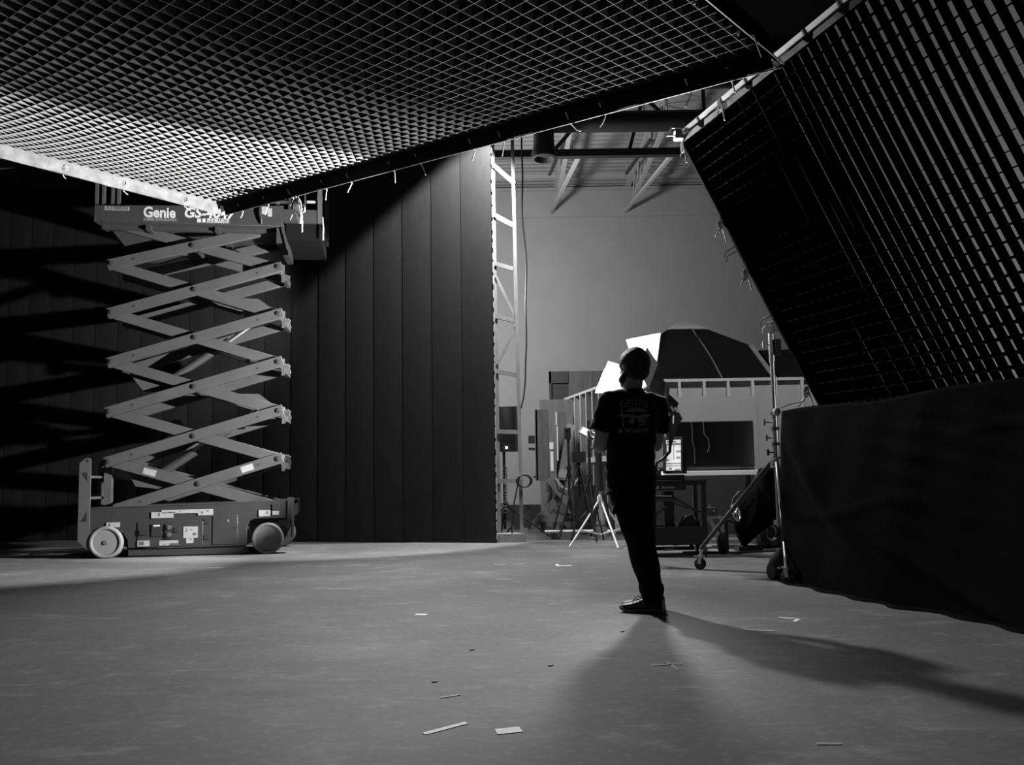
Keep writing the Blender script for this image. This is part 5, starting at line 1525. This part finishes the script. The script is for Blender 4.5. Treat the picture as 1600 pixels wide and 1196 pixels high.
ls = tripod('light_stand', 'silver light stand with splayed legs and thick black top beside the standing person', 'light stand', (1.13, 10.45), 0.86, 0.44, 0.62, (197, 292, 20), 'white', 0.013, 0.02)
MB().tube((1.13, 10.45, 0.72), (1.115, 10.45, 1.36), 0.045, n=14).build('black_mast', 'black', ls)
MB().bar((1.0, 10.44, 1.335), (1.42, 10.44, 1.335), 0.03, 0.035).box((1.06, 10.44, 1.40), (0.05, 0.05, 0.10)).build('head_bar', 'black', ls)
MB().path([(1.10, 10.40, 0.75), (1.0, 10.38, 0.45), (1.05, 10.37, 0.28), (1.18, 10.38, 0.27), (1.22, 10.4, 0.45), (1.16, 10.42, 0.68)], 0.016).build('looped_cable', 'cable', ls)
t2 = tripod('camera_tripod', 'black tripod with closed legs standing left of the silver light stand', 'tripod', (0.98, 11.9), 1.42, 0.40, 1.12, (215, 300, 60), 'black', 0.016, 0.016)
MB().bb((0.88, 11.85, 1.12), (1.08, 11.95, 1.28)).build('tripod_head', 'black', t2)
t3 = tripod('camera_tripod', 'thin black stand with a small upright camera, leftmost of the dark tripods', 'tripod', (0.88, 12.6), 1.62, 0.30, 1.05, (200, 320, 80), 'black', 0.012, 0.02)
MB().bb((0.82, 12.55, 1.50), (0.92, 12.62, 1.68)).ball((0.87, 12.55, 1.65), 0.02).build('camera_body', 'black', t3)
t4 = tripod('camera_tripod', 'slim black monopod stand with knobs right behind the tablet', 'tripod', (1.08, 11.3), 1.70, 0.28, 0.9, (170, 280, 45), 'black', 0.012, 0.022)
mb = MB()
for z in (1.60, 1.45, 1.30):
    mb.ball((1.115, 11.26, z), 0.022)
mb.build('knob', 'darkgrey', t4)

# ------------------------------------------------------------------ tape marks and scraps on the floor


def strip(p, q, w_, mt='tapew', name='tape_mark', mb=None):
    p, q = V((p[0], p[1], 0.0004)), V((q[0], q[1], 0.0004))
    d_ = (q - p).normalized()
    n_ = V((-d_.y, d_.x, 0)) * w_ / 2
    m_ = mb or MB()
    jag = lambda: d_ * random.uniform(-0.006, 0.006)
    return m_.prism([(0, 0)] * 0 or [(0, -w_ / 2), ((q - p).length, -w_ / 2), ((q - p).length + 0.004, w_ / 2), (0.004, w_ / 2)], p, d_, (-d_.y, d_.x, 0), (0, 0, 0.002))


def marks(lab, segs, mt='tapew'):
    mb = MB()
    for p, q, w_ in segs:
        strip(p, q, w_, mb=mb)
    tag(base_at(mb.build('tape_mark', mt, smooth=False)), lab, 'tape mark')


marks('long white tape strip on the floor at the bottom centre, left of the tape square', [((-0.325, 2.865), (-0.185, 2.985), 0.026)])
marks('white tape square on the floor at the bottom centre, right of the long strip', [((-0.075, 2.875), (0.012, 2.90), 0.06)])
marks('white corner tape mark on the floor left of the standing person', [((0.43, 8.22), (0.58, 8.22), 0.05), ((0.44, 8.24), (0.44, 8.36), 0.03)])
marks('bright V-shaped tape mark on the floor nearest the black cloth', [((1.63, 5.05), (1.745, 4.99), 0.025), ((1.745, 5.0), (1.68, 4.90), 0.025)])
marks('faded tape strip on the floor just left of the V-shaped mark', [((1.30, 4.67), (1.47, 4.62), 0.045)], 'tapeg')
marks('short white tape dash on the open floor left of the round scuff', [((-0.66, 5.38), (-0.585, 5.36), 0.045)])
marks('faded angled tape mark on the floor in front of the backdrop', [((-1.55, 6.68), (-1.42, 6.70), 0.04), ((-1.42, 6.71), (-1.28, 6.62), 0.03)], 'tapeg')
marks('faded tape dash on the floor right in front of the scissor lift', [((-3.25, 8.54), (-3.08, 8.52), 0.08)], 'tapeg')
marks('pair of worn tape dashes on the floor below the ladder truss', [((-0.22, 8.44), (-0.08, 8.40), 0.07), ((0.0, 8.46), (0.13, 8.44), 0.06)], 'tapeg')
marks('faint torn tape cross on the floor inside the right edge of the shadow', [((0.63, 3.83), (0.78, 3.85), 0.02), ((0.72, 3.90), (0.74, 3.74), 0.015)], 'tapeg')
marks('thin pale tape line on the floor right of the lift wheel', [((-2.75, 9.95), (-2.45, 10.1), 0.03), ((-2.7, 10.25), (-2.4, 10.3), 0.03)], 'tapeg')
marks('faint tape bit on the floor left of centre, above the long strip', [((-0.31, 3.33), (-0.235, 3.37), 0.018)], 'tapeg')
marks('faint tape mark at the bottom right of the floor', [((0.98, 2.70), (1.06, 2.695), 0.02)], 'tapeg')
for lab, x, y in (('tiny dark scrap on the floor within the shadow', 0.60, 4.66), ('tiny dark scrap on the floor left of the shadow, farther one', -0.24, 3.88 + 0.35), ('tiny dark scrap on the floor left edge of the shadow, nearer one', 0.15, 3.85), ('tiny dark scrap on the floor above the tape square', -0.37, 3.58)):
    o = MB().prism([(0, 0), (0.02, 0.008), (0.034, 0.0), (0.02, -0.006)], (x, y, 0.0005), (0.8, 0.5, 0), (-0.5, 0.8, 0), (0, 0, 0.004)).build('floor_scrap', 'black')
    tag(base_at(o), lab, 'scrap')
